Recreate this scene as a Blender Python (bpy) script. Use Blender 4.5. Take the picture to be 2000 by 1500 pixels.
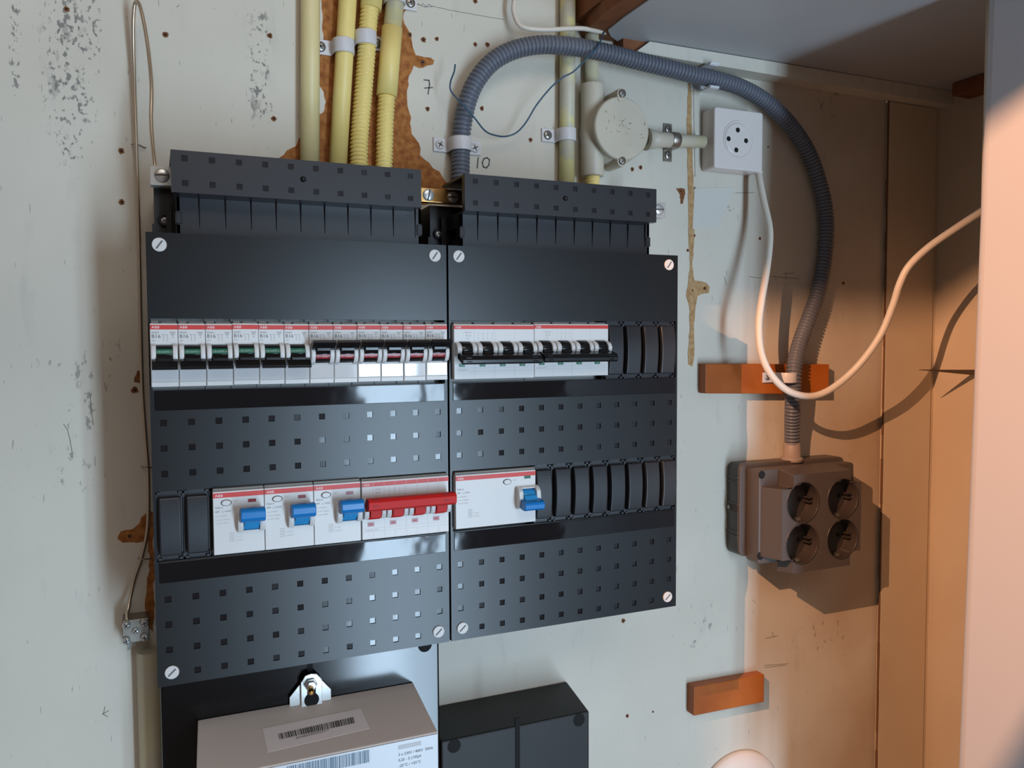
import bpy, bmesh, math, random
from mathutils import Vector, Matrix
from mathutils.noise import noise as mnoise
PI = math.pi
S = 0.001                      # everything below is written in millimetres
C = bpy.context.scene.collection
for o in list(bpy.data.objects): bpy.data.objects.remove(o)
rnd = random.Random(7)

# ------------------------------------------------------------------ camera
YAW, PITCH, ROLL, F = 0.409536693, -0.0516726774, -0.00474773526, 1601.77765
CAM = Vector((-3.586, -593.5515, 53.1459))
ca, sa, cb, sb = math.cos(YAW), math.sin(YAW), math.cos(PITCH), math.sin(PITCH)
FW = Vector((sa*cb, ca*cb, sb)); R0 = Vector((ca, -sa, 0)); U0 = R0.cross(FW)
RT = R0*math.cos(ROLL) + U0*math.sin(ROLL); UP = -R0*math.sin(ROLL) + U0*math.cos(ROLL)
cd = bpy.data.cameras.new('camera'); cam = bpy.data.objects.new('camera', cd); C.objects.link(cam)
cd.sensor_width = 36; cd.lens = F/2000*36; cd.clip_start = 0.01; cd.clip_end = 50
M = Matrix.Identity(4)
for i in range(3): M[i][0] = RT[i]; M[i][1] = UP[i]; M[i][2] = -FW[i]; M[i][3] = CAM[i]*S
cam.matrix_world = M
bpy.context.scene.camera = cam

def W(px, py, Y):              # photo pixel -> point (mm) on the plane at depth Y
    d = FW + RT*((px-1000)/F) - UP*((py-750)/F)
    return CAM + d*((Y-CAM.y)/d.y)

# ------------------------------------------------------------------ light
sc = bpy.context.scene
sc.view_settings.view_transform = 'Standard'; sc.view_settings.look = 'None'
sc.view_settings.gamma = 1; sc.view_settings.use_curve_mapping = False
sc.view_settings.exposure = 0.0
wd = bpy.data.worlds.new('room'); sc.world = wd; wd.use_nodes = True
wd.node_tree.nodes['Background'].inputs[0].default_value = (0.155, 0.125, 0.115, 1)
wd.node_tree.nodes['Background'].inputs[1].default_value = 1.0

def area(name, x0, x1, z0, z1, y, power, col):
    l = bpy.data.lights.new(name, 'AREA'); l.shape = 'RECTANGLE'
    l.size = (x1-x0)*S; l.size_y = (z1-z0)*S; l.energy = power; l.color = col
    o = bpy.data.objects.new(name, l); C.objects.link(o)
    o.location = ((x0+x1)/2*S, y*S, (z0+z1)/2*S); o.rotation_euler = (PI/2, 0, 0)
    o['label'] = 'tall daylit window pane or added fill light behind the camera'; o['category'] = 'window light'
    return o
COOL = (0.58, 0.79, 1.0)
area('window_light', 700, 925, -1900, 230, -2500, 46, COOL)
area('window_light', 975, 1065, -1900, 230, -2500, 17, COOL)
l_ = area('overhead_fill', -400, 700, 900, 1700, -1800, 10, (1.0, 0.95, 0.88)); l_.rotation_euler = (PI/2-.55, 0, 0)  # added overhead fill that lifts the shadows
LAMP = Vector((-230, -440, 411))
pl = bpy.data.lights.new('warm_lamp_bulb', 'POINT'); pl.energy = 54; pl.color = (1.0, 0.51, 0.28)
pl.shadow_soft_size = 0.0016
plo = bpy.data.objects.new('warm_lamp_bulb', pl); C.objects.link(plo); plo.location = LAMP*S

# ------------------------------------------------------------------ materials
def lin(c):
    return tuple(((v/255)/12.92 if v <= 10 else (((v/255)+.055)/1.055)**2.4) for v in c) + (1,)
def mat(name, rgb, rough=.5, metal=0, bump=0, bscale=400, var=0, vscale=60, rgb2=None, coat=0, spec=.5, bdist=.0002, trans=0, ior=1.45):
    m = bpy.data.materials.new(name); m.use_nodes = True
    nt = m.node_tree; b = nt.nodes['Principled BSDF']; L = nt.links
    b.inputs['Base Color'].default_value = lin(rgb); b.inputs['Roughness'].default_value = rough
    b.inputs['Metallic'].default_value = metal; b.inputs['Specular IOR Level'].default_value = spec
    b.inputs['Coat Weight'].default_value = coat; b.inputs['Coat Roughness'].default_value = .05
    b.inputs['Transmission Weight'].default_value = trans; b.inputs['IOR'].default_value = ior
    tc = nt.nodes.new('ShaderNodeTexCoord')
    if var:
        n = nt.nodes.new('ShaderNodeTexNoise'); n.inputs['Scale'].default_value = vscale; n.inputs['Detail'].default_value = 6
        L.new(tc.outputs['Object'], n.inputs['Vector'])
        r = nt.nodes.new('ShaderNodeValToRGB'); r.color_ramp.elements[0].position = .5-var; r.color_ramp.elements[1].position = .5+var
        r.color_ramp.elements[0].color = lin(rgb2 or rgb); r.color_ramp.elements[1].color = lin(rgb)
        L.new(n.outputs['Fac'], r.inputs['Fac']); L.new(r.outputs['Color'], b.inputs['Base Color'])
    if bump:
        n2 = nt.nodes.new('ShaderNodeTexNoise'); n2.inputs['Scale'].default_value = bscale; n2.inputs['Detail'].default_value = 3
        L.new(tc.outputs['Object'], n2.inputs['Vector'])
        bp = nt.nodes.new('ShaderNodeBump'); bp.inputs['Strength'].default_value = bump; bp.inputs['Distance'].default_value = bdist
        L.new(n2.outputs['Fac'], bp.inputs['Height']); L.new(bp.outputs['Normal'], b.inputs['Normal'])
    return m

COVER = mat('black_textured_plastic', (11, 11, 13), .29, spec=.5, bump=.12, bscale=2600, bdist=.00006, var=.25, vscale=14, rgb2=(8, 8, 10))
KNOCK = mat('black_smooth_plastic', (24, 24, 27), .12)
DARK = mat('dark_plastic', (20, 19, 20), .45, bump=.2, bscale=900)
FILL = mat('charcoal_plastic', (36, 37, 41), .34, bump=.2, bscale=1500, bdist=.00005)
CAPM = mat('grey_black_cap_plastic', (38, 37, 41), .36, bump=.25, bscale=1800, bdist=.00005)
CAPK = mat('smooth_cap_plastic', (33, 32, 36), .2)
STRIP = mat('glossy_label_strip', (20, 19, 22), .06, spec=.42, bump=.5, bscale=16, bdist=.0012)
WHITEP = mat('white_breaker_plastic', (214, 213, 211), .35)
GREYP = mat('grey_breaker_back', (120, 117, 112), .5)
CLEARP = mat('clear_label_cover', (208, 208, 209), .04, coat=.6)
REDM = mat('red_stripe', (206, 52, 44), .4)
REDT = mat('red_toggle', (198, 26, 22), .5, spec=.3)
INK = mat('dark_print', (70, 70, 72), .6)
INKF = mat('faint_print', (165, 165, 166), .6)
INKW = mat('white_print', (235, 225, 222), .5)
BLACKT = mat('black_toggle', (16, 16, 18), .22)
GREENI = mat('green_indicator', (22, 96, 74), .25)
REDI = mat('red_indicator', (140, 28, 36), .25)
BLUET = mat('blue_toggle', (6, 118, 190), .3)
BLUEL = mat('light_blue_toggle', (40, 145, 205), .3)
SCREWW = mat('white_screw_cap', (206, 203, 200), .4)
SLOT = mat('screw_slot', (88, 86, 84), .6)
STEEL = mat('zinc_steel', (205, 206, 204), .3, metal=.55, bump=.2, bscale=500)
STEELD = mat('aged_steel', (150, 145, 136), .35, metal=.9, bump=.3, bscale=500)
BRASS = mat('brass', (226, 176, 108), .3, metal=1, bump=.3, bscale=260)
YEL = mat('yellow_pvc', (238, 216, 140), .42, var=.2, vscale=25, rgb2=(232, 208, 126))
YELOLD = mat('aged_yellow_pvc', (228, 212, 158), .4, var=.2, vscale=20, rgb2=(218, 200, 146))
YDIRTY = mat('dirty_grey_yellow_pvc', (190, 182, 160), .4, var=.1, vscale=60, rgb2=(208, 196, 146))
CREAM = mat('cream_painted_pipe', (194, 187, 166), .45, var=.06, vscale=38, rgb2=(196, 188, 156), bump=.3, bscale=60, bdist=.0006)
CREAMY = mat('cream_pipe_with_yellow_wear', (192, 186, 166), .45, var=.035, vscale=30, rgb2=(212, 202, 142), bump=.3, bscale=60, bdist=.0006)
JBOX = mat('cream_painted_box', (200, 193, 176), .45, var=.3, vscale=30, rgb2=(186, 178, 160), bump=.6, bscale=90, bdist=.0006)
SCUFF = mat('dark_scuff', (128, 120, 106), .7)
GREYC = mat('grey_conduit_plastic', (100, 104, 114), .36)
CLAMPW = mat('white_clamp_plastic', (208, 205, 206), .38)
CLEAR = mat('translucent_clip', (226, 229, 232), .25, trans=.15)
CABLE = mat('white_cable', (214, 204, 190), .42)
BLUEW = mat('blue_wire', (50, 82, 104), .45)
SOCKW = mat('white_socket_plastic', (218, 211, 206), .25)
SOCKG = mat('grey_socket_plastic', (84, 76, 72), .42, bump=.25, bscale=900, bdist=.0001)
HOLE = mat('deep_hole', (10, 9, 9), .8)
METER = mat('grey_meter_case', (214, 202, 194), .45)
METERW = mat('white_meter_face', (206, 212, 218), .3)
STICK = mat('grey_sticker', (236, 226, 224), .35)
WOOD = mat('varnished_wood', (180, 100, 34), .4, var=.22, vscale=20, rgb2=(150, 72, 18))
RAWW = mat('raw_brown_board', (136, 84, 50), .8, var=.2, vscale=40, rgb2=(112, 66, 38), bump=.6, bscale=150, bdist=.001)
CHIP = mat('bare_particle_board', (178, 118, 62), .85, var=.16, vscale=170, rgb2=(134, 78, 34), bump=.9, bscale=260, bdist=.0012)
CHIPL = mat('pale_torn_strip', (190, 158, 116), .85, var=.2, vscale=220, rgb2=(160, 122, 78), bump=.9, bscale=260, bdist=.001)
RUST = mat('rust_ring', (134, 88, 50), .85, var=.2, vscale=400, rgb2=(104, 58, 28))
CEILM = mat('ceiling_paint', (178, 180, 182), .45, var=.3, vscale=8, rgb2=(166, 168, 170), bump=.2, bscale=20, bdist=.001)
PAINTS = mat('cream_side_paint', (206, 190, 166), .5, var=.25, vscale=7, rgb2=(196, 178, 152), bump=.35, bscale=22, bdist=.0012)
POSTM = mat('white_post_paint', (196, 194, 198), .35, bump=.15, bscale=12, bdist=.001)
PENCIL = mat('pencil_line', (104, 104, 102), .8)
DARKW = mat('dark_crack', (112, 82, 56), .9)

def wall_material():
    m = bpy.data.materials.new('scuffed_wall_paint'); m.use_nodes = True
    nt = m.node_tree; N = nt.nodes; L = nt.links; b = N['Principled BSDF']; b.inputs['Roughness'].default_value = .55
    tc = N.new('ShaderNodeTexCoord')
    def noise(scale, detail=4, stretch=(1, 1, 1), rough=.5):
        mp = N.new('ShaderNodeMapping'); mp.inputs['Scale'].default_value = stretch
        L.new(tc.outputs['Object'], mp.inputs['Vector'])
        n = N.new('ShaderNodeTexNoise'); n.inputs['Scale'].default_value = scale; n.inputs['Detail'].default_value = detail; n.inputs['Roughness'].default_value = rough
        L.new(mp.outputs['Vector'], n.inputs['Vector']); return n.outputs['Fac']
    def ramp(v, a, c):
        r = N.new('ShaderNodeMapRange'); r.inputs['From Min'].default_value = a; r.inputs['From Max'].default_value = c
        L.new(v, r.inputs['Value']); return r.outputs['Result']
    def math_(op, a, c):
        n = N.new('ShaderNodeMath'); n.operation = op; n.use_clamp = True
        for k, v in enumerate((a, c)):
            if isinstance(v, (int, float)): n.inputs[k].default_value = v
            else: L.new(v, n.inputs[k])
        return n.outputs[0]
    def mix(f, a, c):
        n = N.new('ShaderNodeMix'); n.data_type = 'RGBA'
        if isinstance(f, float): n.inputs[0].default_value = f
        else: L.new(f, n.inputs[0])
        for k, v in ((6, a), (7, c)):
            if isinstance(v, tuple): n.inputs[k].default_value = v
            else: L.new(v, n.inputs[k])
        return n.outputs[2]
    sep = N.new('ShaderNodeSeparateXYZ'); L.new(tc.outputs['Object'], sep.inputs[0])
    def blob(px, py, rx, rz):                     # soft elliptical region around a spot of the wall
        p = W(px, py, 120)*S; rx *= S; rz *= S
        dx = N.new('ShaderNodeMath'); dx.operation = 'SUBTRACT'; L.new(sep.outputs[0], dx.inputs[0]); dx.inputs[1].default_value = p.x
        dz = N.new('ShaderNodeMath'); dz.operation = 'SUBTRACT'; L.new(sep.outputs[2], dz.inputs[0]); dz.inputs[1].default_value = p.z
        ax = N.new('ShaderNodeMath'); ax.operation = 'DIVIDE'; L.new(dx.outputs[0], ax.inputs[0]); ax.inputs[1].default_value = rx
        az = N.new('ShaderNodeMath'); az.operation = 'DIVIDE'; L.new(dz.outputs[0], az.inputs[0]); az.inputs[1].default_value = rz
        x2 = N.new('ShaderNodeMath'); x2.operation = 'MULTIPLY'; L.new(ax.outputs[0], x2.inputs[0]); L.new(ax.outputs[0], x2.inputs[1])
        z2 = N.new('ShaderNodeMath'); z2.operation = 'MULTIPLY_ADD'; L.new(az.outputs[0], z2.inputs[0]); L.new(az.outputs[0], z2.inputs[1]); L.new(x2.outputs[0], z2.inputs[2])
        return ramp(z2.outputs[0], 1.0, 0.2)
    base = mix(ramp(noise(5, 5), .35, .65), lin((200, 194, 180)), lin((211, 205, 191)))
    # the right part of the board is dirtier and browner
    right = ramp(sep.outputs[0], .56, .74)
    base = mix(math_('MULTIPLY', right, ramp(noise(7, 6), .25, .75)), base, lin((176, 150, 120)))
    base = mix(math_('MULTIPLY', ramp(noise(60, 3, (1, 1, .3)), .60, .75), .22), base, lin((160, 158, 150)))
    # grey speckled scuffs: clusters of short dark flecks
    def blobs(lst):
        reg = None
        for q in lst:
            v = blob(*q); reg = v if reg is None else math_('MAXIMUM', reg, v)
        return reg
    dens = noise(48, 4, (1, 1, .6), .65)
    def flecks(scale, st, reg, thr, soft, amt, col):
        nonlocal base
        fl = noise(scale, 3, st, .6)
        a = math_('MULTIPLY_ADD' if False else 'ADD', fl, math_('MULTIPLY', dens, .35))
        a = N.new('ShaderNodeMath'); a.operation = 'ADD'; L.new(fl, a.inputs[0])
        d_ = N.new('ShaderNodeMath'); d_.operation = 'MULTIPLY'; L.new(dens, d_.inputs[0]); d_.inputs[1].default_value = .45; L.new(d_.outputs[0], a.inputs[1])
        r_ = N.new('ShaderNodeMath'); r_.operation = 'MULTIPLY_ADD'; L.new(reg, r_.inputs[0]); r_.inputs[1].default_value = .12; L.new(a.outputs[0], r_.inputs[2])
        base = mix(math_('MULTIPLY', math_('MULTIPLY', ramp(r_.outputs[0], thr, thr+soft), reg), amt), base, col)
    heavy = blobs([(135, 130, 24, 95), (118, 40, 14, 30), (505, 50, 12, 18), (508, 160, 13, 62), (140, 280, 16, 24), (185, 70, 7, 60), (30, 80, 6, 60)])
    flecks(260, (1, 1, .7), heavy, .885, .06, .85, lin((104, 104, 100)))
    flecks(110, (1, 1, .45), heavy, .92, .10, .5, lin((120, 118, 112)))
    light = blobs([(165, 700, 40, 30), (130, 860, 14, 36), (180, 800, 14, 30), (150, 930, 30, 16), (1365, 1230, 30, 30), (1600, 1240, 60, 34), (1520, 540, 22, 6), (1620, 200, 30, 60), (820, 60, 8, 10), (1390, 1190, 20, 14), (1440, 400, 24, 26)])
    flecks(180, (.8, 1, .5), light, .93, .07, .65, lin((108, 104, 94)))
    # a few scratches everywhere
    sc1 = math_('MULTIPLY', ramp(noise(420, 1, (1, 1, .16)), .735, .76), .5)
    base = mix(sc1, base, lin((120, 116, 106)))
    L.new(base, b.inputs['Base Color'])
    bp = N.new('ShaderNodeBump'); bp.inputs['Strength'].default_value = .35; bp.inputs['Distance'].default_value = .0012
    L.new(noise(28, 4), bp.inputs['Height']); L.new(bp.outputs['Normal'], b.inputs['Normal'])
    return m
WALLM = wall_material()

# ------------------------------------------------------------------ mesh builder
class MB:
    def __init__(s): s.v = []; s.f = []; s.m = []; s.sm = []
    def add(s, vs, fs, mi=0, smooth=False):
        k = len(s.v); s.v += [Vector(v) for v in vs]
        for f in fs: s.f.append([i+k for i in f]); s.m.append(mi); s.sm.append(smooth)
        return s
    def box(s, x0, x1, y0, y1, z0, z1, mi=0):
        vs = [(x, y, z) for x in (x0, x1) for y in (y0, y1) for z in (z0, z1)]
        return s.add(vs, [(0, 1, 3, 2), (4, 6, 7, 5), (0, 4, 5, 1), (2, 3, 7, 6), (0, 2, 6, 4), (1, 5, 7, 3)], mi)
    def prism(s, poly, a0, a1, axis='y', mi=0, smooth=False, poly2=None):
        # poly: 2D points; axis y -> (x,z), axis x -> (y,z), axis z -> (x,y)
        def P(p, a): return (p[0], a, p[1]) if axis == 'y' else ((a, p[0], p[1]) if axis == 'x' else (p[0], p[1], a))
        n = len(poly); p2 = poly2 or poly
        vs = [P(p, a0) for p in poly] + [P(p, a1) for p in p2]
        s.add(vs, [list(range(n)), list(range(n, 2*n))[::-1]], mi)
        k = len(s.v)-2*n
        for i in range(n):
            j = (i+1) % n; s.f.append([k+i, k+j, k+n+j, k+n+i]); s.m.append(mi); s.sm.append(smooth)
        return s
    def rings(s, rings, mi=0, cap=True, smooth=True):
        k = len(s.v); n = len(rings[0])
        for r in rings: s.v += [Vector(p) for p in r]
        for a in range(len(rings)-1):
            for i in range(n):
                j = (i+1) % n
                s.f.append([k+a*n+i, k+a*n+j, k+(a+1)*n+j, k+(a+1)*n+i]); s.m.append(mi); s.sm.append(smooth)
        if cap:
            s.f.append([k+i for i in range(n)][::-1]); s.m.append(mi); s.sm.append(False)
            e = k+(len(rings)-1)*n; s.f.append([e+i for i in range(n)]); s.m.append(mi); s.sm.append(False)
        return s
    def tube(s, path, r, seg=16, mi=0, prof=None, cap=True):
        """path: list of points; r: number; prof: (pitch, [(t, factor)...]) for a corrugated hose"""
        pts = [Vector(p) for p in path]
        L = [0]
        for a, b in zip(pts, pts[1:]): L.append(L[-1]+(b-a).length)
        def at(d):
            d = min(max(d, 0), L[-1]-1e-6)
            lo = 0
            while lo < len(L)-2 and L[lo+1] < d: lo += 1
            return pts[lo].lerp(pts[lo+1], (d-L[lo])/(L[lo+1]-L[lo]))
        if prof:
            ds = []; n = int(L[-1]/prof[0])
            for i in range(n):
                for t, fct in prof[1]: ds.append(((i+t)*L[-1]/n, r*fct))
        else: ds = [(d, r) for d in L]
        P = [at(d) for d, _ in ds]; nrm = None; out = []
        for i, (d, rr) in enumerate(ds):
            t = (at(d+1.5)-at(d-1.5)) if prof else ((pts[min(i+1, len(pts)-1)]-pts[max(i-1, 0)]))
            t.normalize()
            if nrm is None:
                nrm = t.cross(Vector((0, 1, 0)));
                if nrm.length < .1: nrm = t.cross(Vector((1, 0, 0)))
            nrm = (nrm - t*nrm.dot(t)).normalized(); bn = t.cross(nrm)
            out.append([P[i]+nrm*math.cos(2*PI*k/seg)*rr+bn*math.sin(2*PI*k/seg)*rr for k in range(seg)])
        return s.rings(out, mi, cap)
    def lathe(s, c, axis, prof, seg=32, mi=0, smooth=True, cap=True):
        """prof: list of (distance along axis, radius)"""
        ax = Vector(axis).normalized(); u = ax.cross(Vector((0, 0, 1)))
        if u.length < .1: u = ax.cross(Vector((1, 0, 0)))
        u.normalize(); w = ax.cross(u); c = Vector(c)
        return s.rings([[c+ax*d+(u*math.cos(2*PI*k/seg)+w*math.sin(2*PI*k/seg))*r for k in range(seg)] for d, r in prof], mi, cap, smooth)
    def text(s, t, x, y, z, h, mi=0, wide=1.0, slant=None):
        """text standing in the XZ plane facing -Y; x, z = lower left corner, h = capital height"""
        cu = bpy.data.curves.new('t', 'FONT'); cu.body = t; cu.size = h/0.7; cu.resolution_u = 2
        o = bpy.data.objects.new('t', cu); me = bpy.data.meshes.new_from_object(o)
        vs = [(x+v.co.x*wide, y, z+v.co.y) for v in me.vertices]
        if slant: vs = [slant(v) for v in vs]
        s.add(vs, [list(p.vertices) for p in me.polygons], mi)
        bpy.data.objects.remove(o); bpy.data.meshes.remove(me); bpy.data.curves.remove(cu)
        return s
    def build(s, name, mats, parent=None, origin=(0, 0, 0), bevel=0, seg=2, world=True):
        """verts given in mm; origin = the parent's own location when world coordinates were used"""
        o0 = Vector(origin)
        me = bpy.data.meshes.new(name); me.from_pydata([(v-o0)*S for v in s.v], [], s.f)
        if not isinstance(mats, (list, tuple)): mats = [mats]
        for m in mats: me.materials.append(m)
        for p, mi, sm in zip(me.polygons, s.m, s.sm): p.material_index = mi; p.use_smooth = sm
        bm = bmesh.new(); bm.from_mesh(me); bmesh.ops.recalc_face_normals(bm, faces=bm.faces); bm.to_mesh(me); bm.free()
        ob = bpy.data.objects.new(name, me); C.objects.link(ob)
        if parent is None: ob.location = o0*S
        else: ob.parent = parent
        if bevel:
            b = ob.modifiers.new('bevel', 'BEVEL'); b.width = bevel*S; b.segments = seg; b.limit_method = 'ANGLE'; b.angle_limit = .6
            b.use_clamp_overlap = True; b.harden_normals = False
        return ob

def tag(o, label=None, cat=None, group=None, kind=None):
    if label: o['label'] = label
    if cat: o['category'] = cat
    if group: o['group'] = group
    if kind: o['kind'] = kind
    return o
def empty(name, loc, label, cat, group=None):
    o = bpy.data.objects.new(name, None); C.objects.link(o); o.location = Vector(loc)*S
    o.empty_display_size = .01
    return tag(o, label, cat, group)
def copy_tree(o, parent=None):
    c = o.copy(); C.objects.link(c)
    if parent is not None: c.parent = parent
    for ch in [x for x in KIDS.get(o.name, [])]:
        copy_tree(ch, c)
    return c
KIDS = {}
def kids_of(root):
    KIDS.clear()
    for x in list(bpy.data.objects):
        if x.parent: KIDS.setdefault(x.parent.name, []).append(x)

def crom(pts, n=10):
    P = [Vector(p) for p in pts]; P = [P[0]*2-P[1]]+P+[P[-1]*2-P[-2]]; out = []
    for i in range(1, len(P)-2):
        a, b, c, d = P[i-1:i+3]
        for k in range(n):
            t = k/n
            out.append(.5*((2*b)+(c-a)*t+(2*a-5*b+4*c-d)*t*t+(3*b-a-3*c+d)*t**3))
    out.append(P[-2]); return out
def jag(px_pts, Y, amp=1.0, step=5):
    """outline on the wall with a torn edge"""
    pts = [W(x, y, Y) for x, y in px_pts]; out = []
    for a, b in zip(pts, pts[1:]+pts[:1]):
        n = max(1, int((b-a).length/step))
        for k in range(n):
            p = a.lerp(b, k/n)
            out.append((p.x+rnd.uniform(-amp, amp)*(k > 0), p.z+rnd.uniform(-amp, amp)*(k > 0)))
    return out
def rrect(x0, x1, z0, z1, r, n=4):
    out = []
    for cx, cz, a0 in ((x1-r, z1-r, 0), (x0+r, z1-r, PI/2), (x0+r, z0+r, PI), (x1-r, z0+r, 1.5*PI)):
        for k in range(n+1):
            a = a0+PI/2*k/n; out.append((cx+r*math.cos(a), cz+r*math.sin(a)))
    return out
def screw_head(mb, c, r, mi_head=0, mi_slot=1, h=1.2, cross=True, ang=.6, axis=(0, -1, 0)):
    mb.lathe(c, axis, [(0, r), (h*.5, r*.97), (h*.85, r*.75), (h, r*.3)], 20, mi_head)
    for k in range(2 if cross else 1):
        a = ang+k*PI/2; l = r*(.62 if cross else .92); w = r*.13
        ux, uz = math.cos(a), math.sin(a)
        pts = [(c[0]+ux*l*s1-uz*w*s2, c[2]+uz*l*s1+ux*w*s2) for s1, s2 in ((-1, -1), (1, -1), (1, 1), (-1, 1))]
        mb.prism(pts, c[1]-h-.12, c[1]-h*.6, 'y', mi_slot)

# ------------------------------------------------------------------ the setting
WY = 120
wall = MB().box(-900, 781, WY, WY+18, -900, 900).build('wall_back', WALLM, None, (0, 120, 0)); tag(wall, kind='structure')
wo = (0, 120, 0)
# bare and torn patches of the wall board, flush on its surface
def patch(name, pxs, m, amp=1.2, step=4, t=.35, label=None):
    o = MB().prism(jag(pxs, WY, amp, step), WY-t, WY+.5, 'y').build(name, m, wall, wo)
    if label: o['label'] = label
    return o
patch('bare_board_patch', [(627, -15), (640, -30), (800, -30), (787, 36), (798, 60), (806, 92), (812, 108), (848, 118), (846, 126), (818, 133), (808, 128), (804, 140), (797, 158), (795, 195), (803, 230), (804, 262), (818, 280), (820, 303), (838, 318), (858, 335), (880, 362), (868, 390), (820, 400), (700, 400), (560, 330), (545, 308), (560, 294), (578, 286), (584, 270), (600, 262), (604, 100)], CHIP, 1.3, 4, .3, 'orange bare particle board where the paint tore off behind the yellow pipes')
patch('paint_remnant', [(624, -15), (630, 40), (631, 80), (626, 96), (618, 96), (616, -15)], WALLM, .8, 4, .5)
patch('paint_remnant', [(624, 168), (632, 180), (636, 200), (631, 220), (623, 224), (618, 200)], WALLM, .6, 3, .5)
patch('paint_gap_strip', [(1344, 150), (1351, 150), (1350, 240), (1354, 350), (1357, 440), (1352, 520), (1356, 548), (1378, 552), (1386, 560), (1384, 572), (1372, 574), (1362, 578), (1358, 600), (1355, 640), (1356, 690), (1352, 716), (1344, 712), (1343, 690), (1347, 640), (1346, 600), (1340, 578), (1344, 552), (1347, 520), (1344, 440), (1343, 350), (1341, 240)], CHIPL, .5, 4, .4, 'pale torn strip running down the wall beside the white socket')
patch('panel_edge_strip', [(1354, 170), (1363, 172), (1364, 345), (1357, 345)], WALLM, .1, 20, .8)
patch('bare_board_patch', [(288, 998), (290, 1105), (283, 1190), (290, 1225), (300, 1235), (303, 1180), (300, 1100), (300, 1000)], CHIP, 1.2, 4, .3)
patch('bare_board_patch', [(229, 1052), (236, 1038), (258, 1034), (272, 1022), (276, 1010), (290, 998), (290, 1056), (268, 1060), (240, 1060)], CHIP, .8, 3, .35)
patch('bare_board_patch', [(262, 738), (268, 724), (277, 724), (278, 748), (272, 748), (262, 746)], RUST, .6, 3, .3)
patch('bare_board_patch', [(1320, 368), (1337, 368), (1338, 380), (1333, 398), (1329, 398), (1328, 382)], RUST, .6, 2, .3)
for hx, hy, r in ((323, 68, 2.3), (237, 295, 2.2), (238, 395, 2.2), (535, 232, 2.1), (130, 18, 2), (527, 70, 2.1), (264, 762, 2.6), (253, 1047, 1.8), (835, 213, 2), (928, 87, 1.8), (952, 87, 2), (928, 2, 2), (941, 212, 2.1), (1036, 273, 2), (800, 68, 2.2), (827, 78, 2.4), (853, 76, 1.8), (825, 122, 2.6), (1235, 331, 2), (1251, 327, 2), (1329, 374, 1.8), (1357, 368, 1.4), (1343, 489, 1.4), (1356, 460, 1.3), (1376, 563, 2), (1352, 567, 1.2), (1217, 1212, 2.2), (1225, 1398, 1.8), (1275, 1390, 1), (1484, 466, 1.6), (1647, 553, 1.8), (1500, 287, .9), (1583, 170, 1.4)):
    p = W(hx, hy, WY); mb = MB()
    ring = [(p.x+r*(1+rnd.uniform(-.25, .25))*math.cos(a*PI/7), p.z+r*(1+rnd.uniform(-.25, .25))*math.sin(a*PI/7)) for a in range(14)]
    mb.prism(ring, WY-.5, WY+.3, 'y', 0)
    mb.lathe((p.x, WY-.55, p.z), (0, 1, 0), [(0, r*.42), (.5, r*.3)], 12, 1)
    mb.build('screw_hole', [RUST, HOLE], wall, wo)
# pencil marks on the wall
def stroke(mb, pxs, w, Y=WY-.15):
    P = [W(x, y, Y) for x, y in pxs]
    for a, b in zip(P, P[1:]):
        d = (b-a).normalized(); n = Vector((-d.z, 0, d.x))*w/2; e = d*w*.3
        mb.prism([((a-n-e).x, (a-n-e).z), ((b-n+e).x, (b-n+e).z), ((b+n+e).x, (b+n+e).z), ((a+n-e).x, (a+n-e).z)], Y-.05, Y+.1, 'y')
mb = MB(); stroke(mb, [(828, 156), (838, 157), (839, 165), (836, 184)], 1.2); stroke(mb, [(829, 172), (845, 171)], 1.1)
mb.build('pencil_number', PENCIL, wall, wo)['label'] = 'pencilled number 7'
mb = MB(); stroke(mb, [(934, 308), (932, 328)], 1.4)
stroke(mb, [(951, 308), (945, 310), (942, 318), (944, 326), (950, 328), (955, 322), (956, 312), (951, 308)], 1.3)
mb.build('pencil_number', PENCIL, wall, wo)['label'] = 'pencilled number 10'
mb = MB(); stroke(mb, [(815, 8), (830, 14), (845, 12), (880, 20), (947, 32), (984, 38)], .35)
stroke(mb, [(816, 7), (822, 11), (826, 7), (832, 13), (838, 8), (844, 14)], .35); mb.build('pencil_line', PENCIL, wall, wo)
for s_ in ([(1463, 540), (1480, 543), (1505, 541)], [(1510, 540), (1560, 544)], [(1530, 534), (1552, 533)], [(1415, 541), (1419, 557)], [(1437, 377), (1473, 376)], [(1300, 0), (1302, 2)],
           [(1494, 1247), (1518, 1242)], [(1508, 1234), (1511, 1243)], [(1470, 1172), (1475, 1177)], [(1492, 1300), (1540, 1296)], [(1494, 1304), (1535, 1299)],
           [(124, 828), (132, 840), (137, 860), (141, 885)], [(176, 770), (178, 800), (182, 830)], [(204, 748), (208, 765)], [(350, 10), (345, 14)], [(205, 1380), (202, 1395), (210, 1400)], [(200, 1395), (212, 1388)]):
    mb = MB(); stroke(mb, s_, .5); mb.build('scratch', SCUFF, wall, wo)

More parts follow.
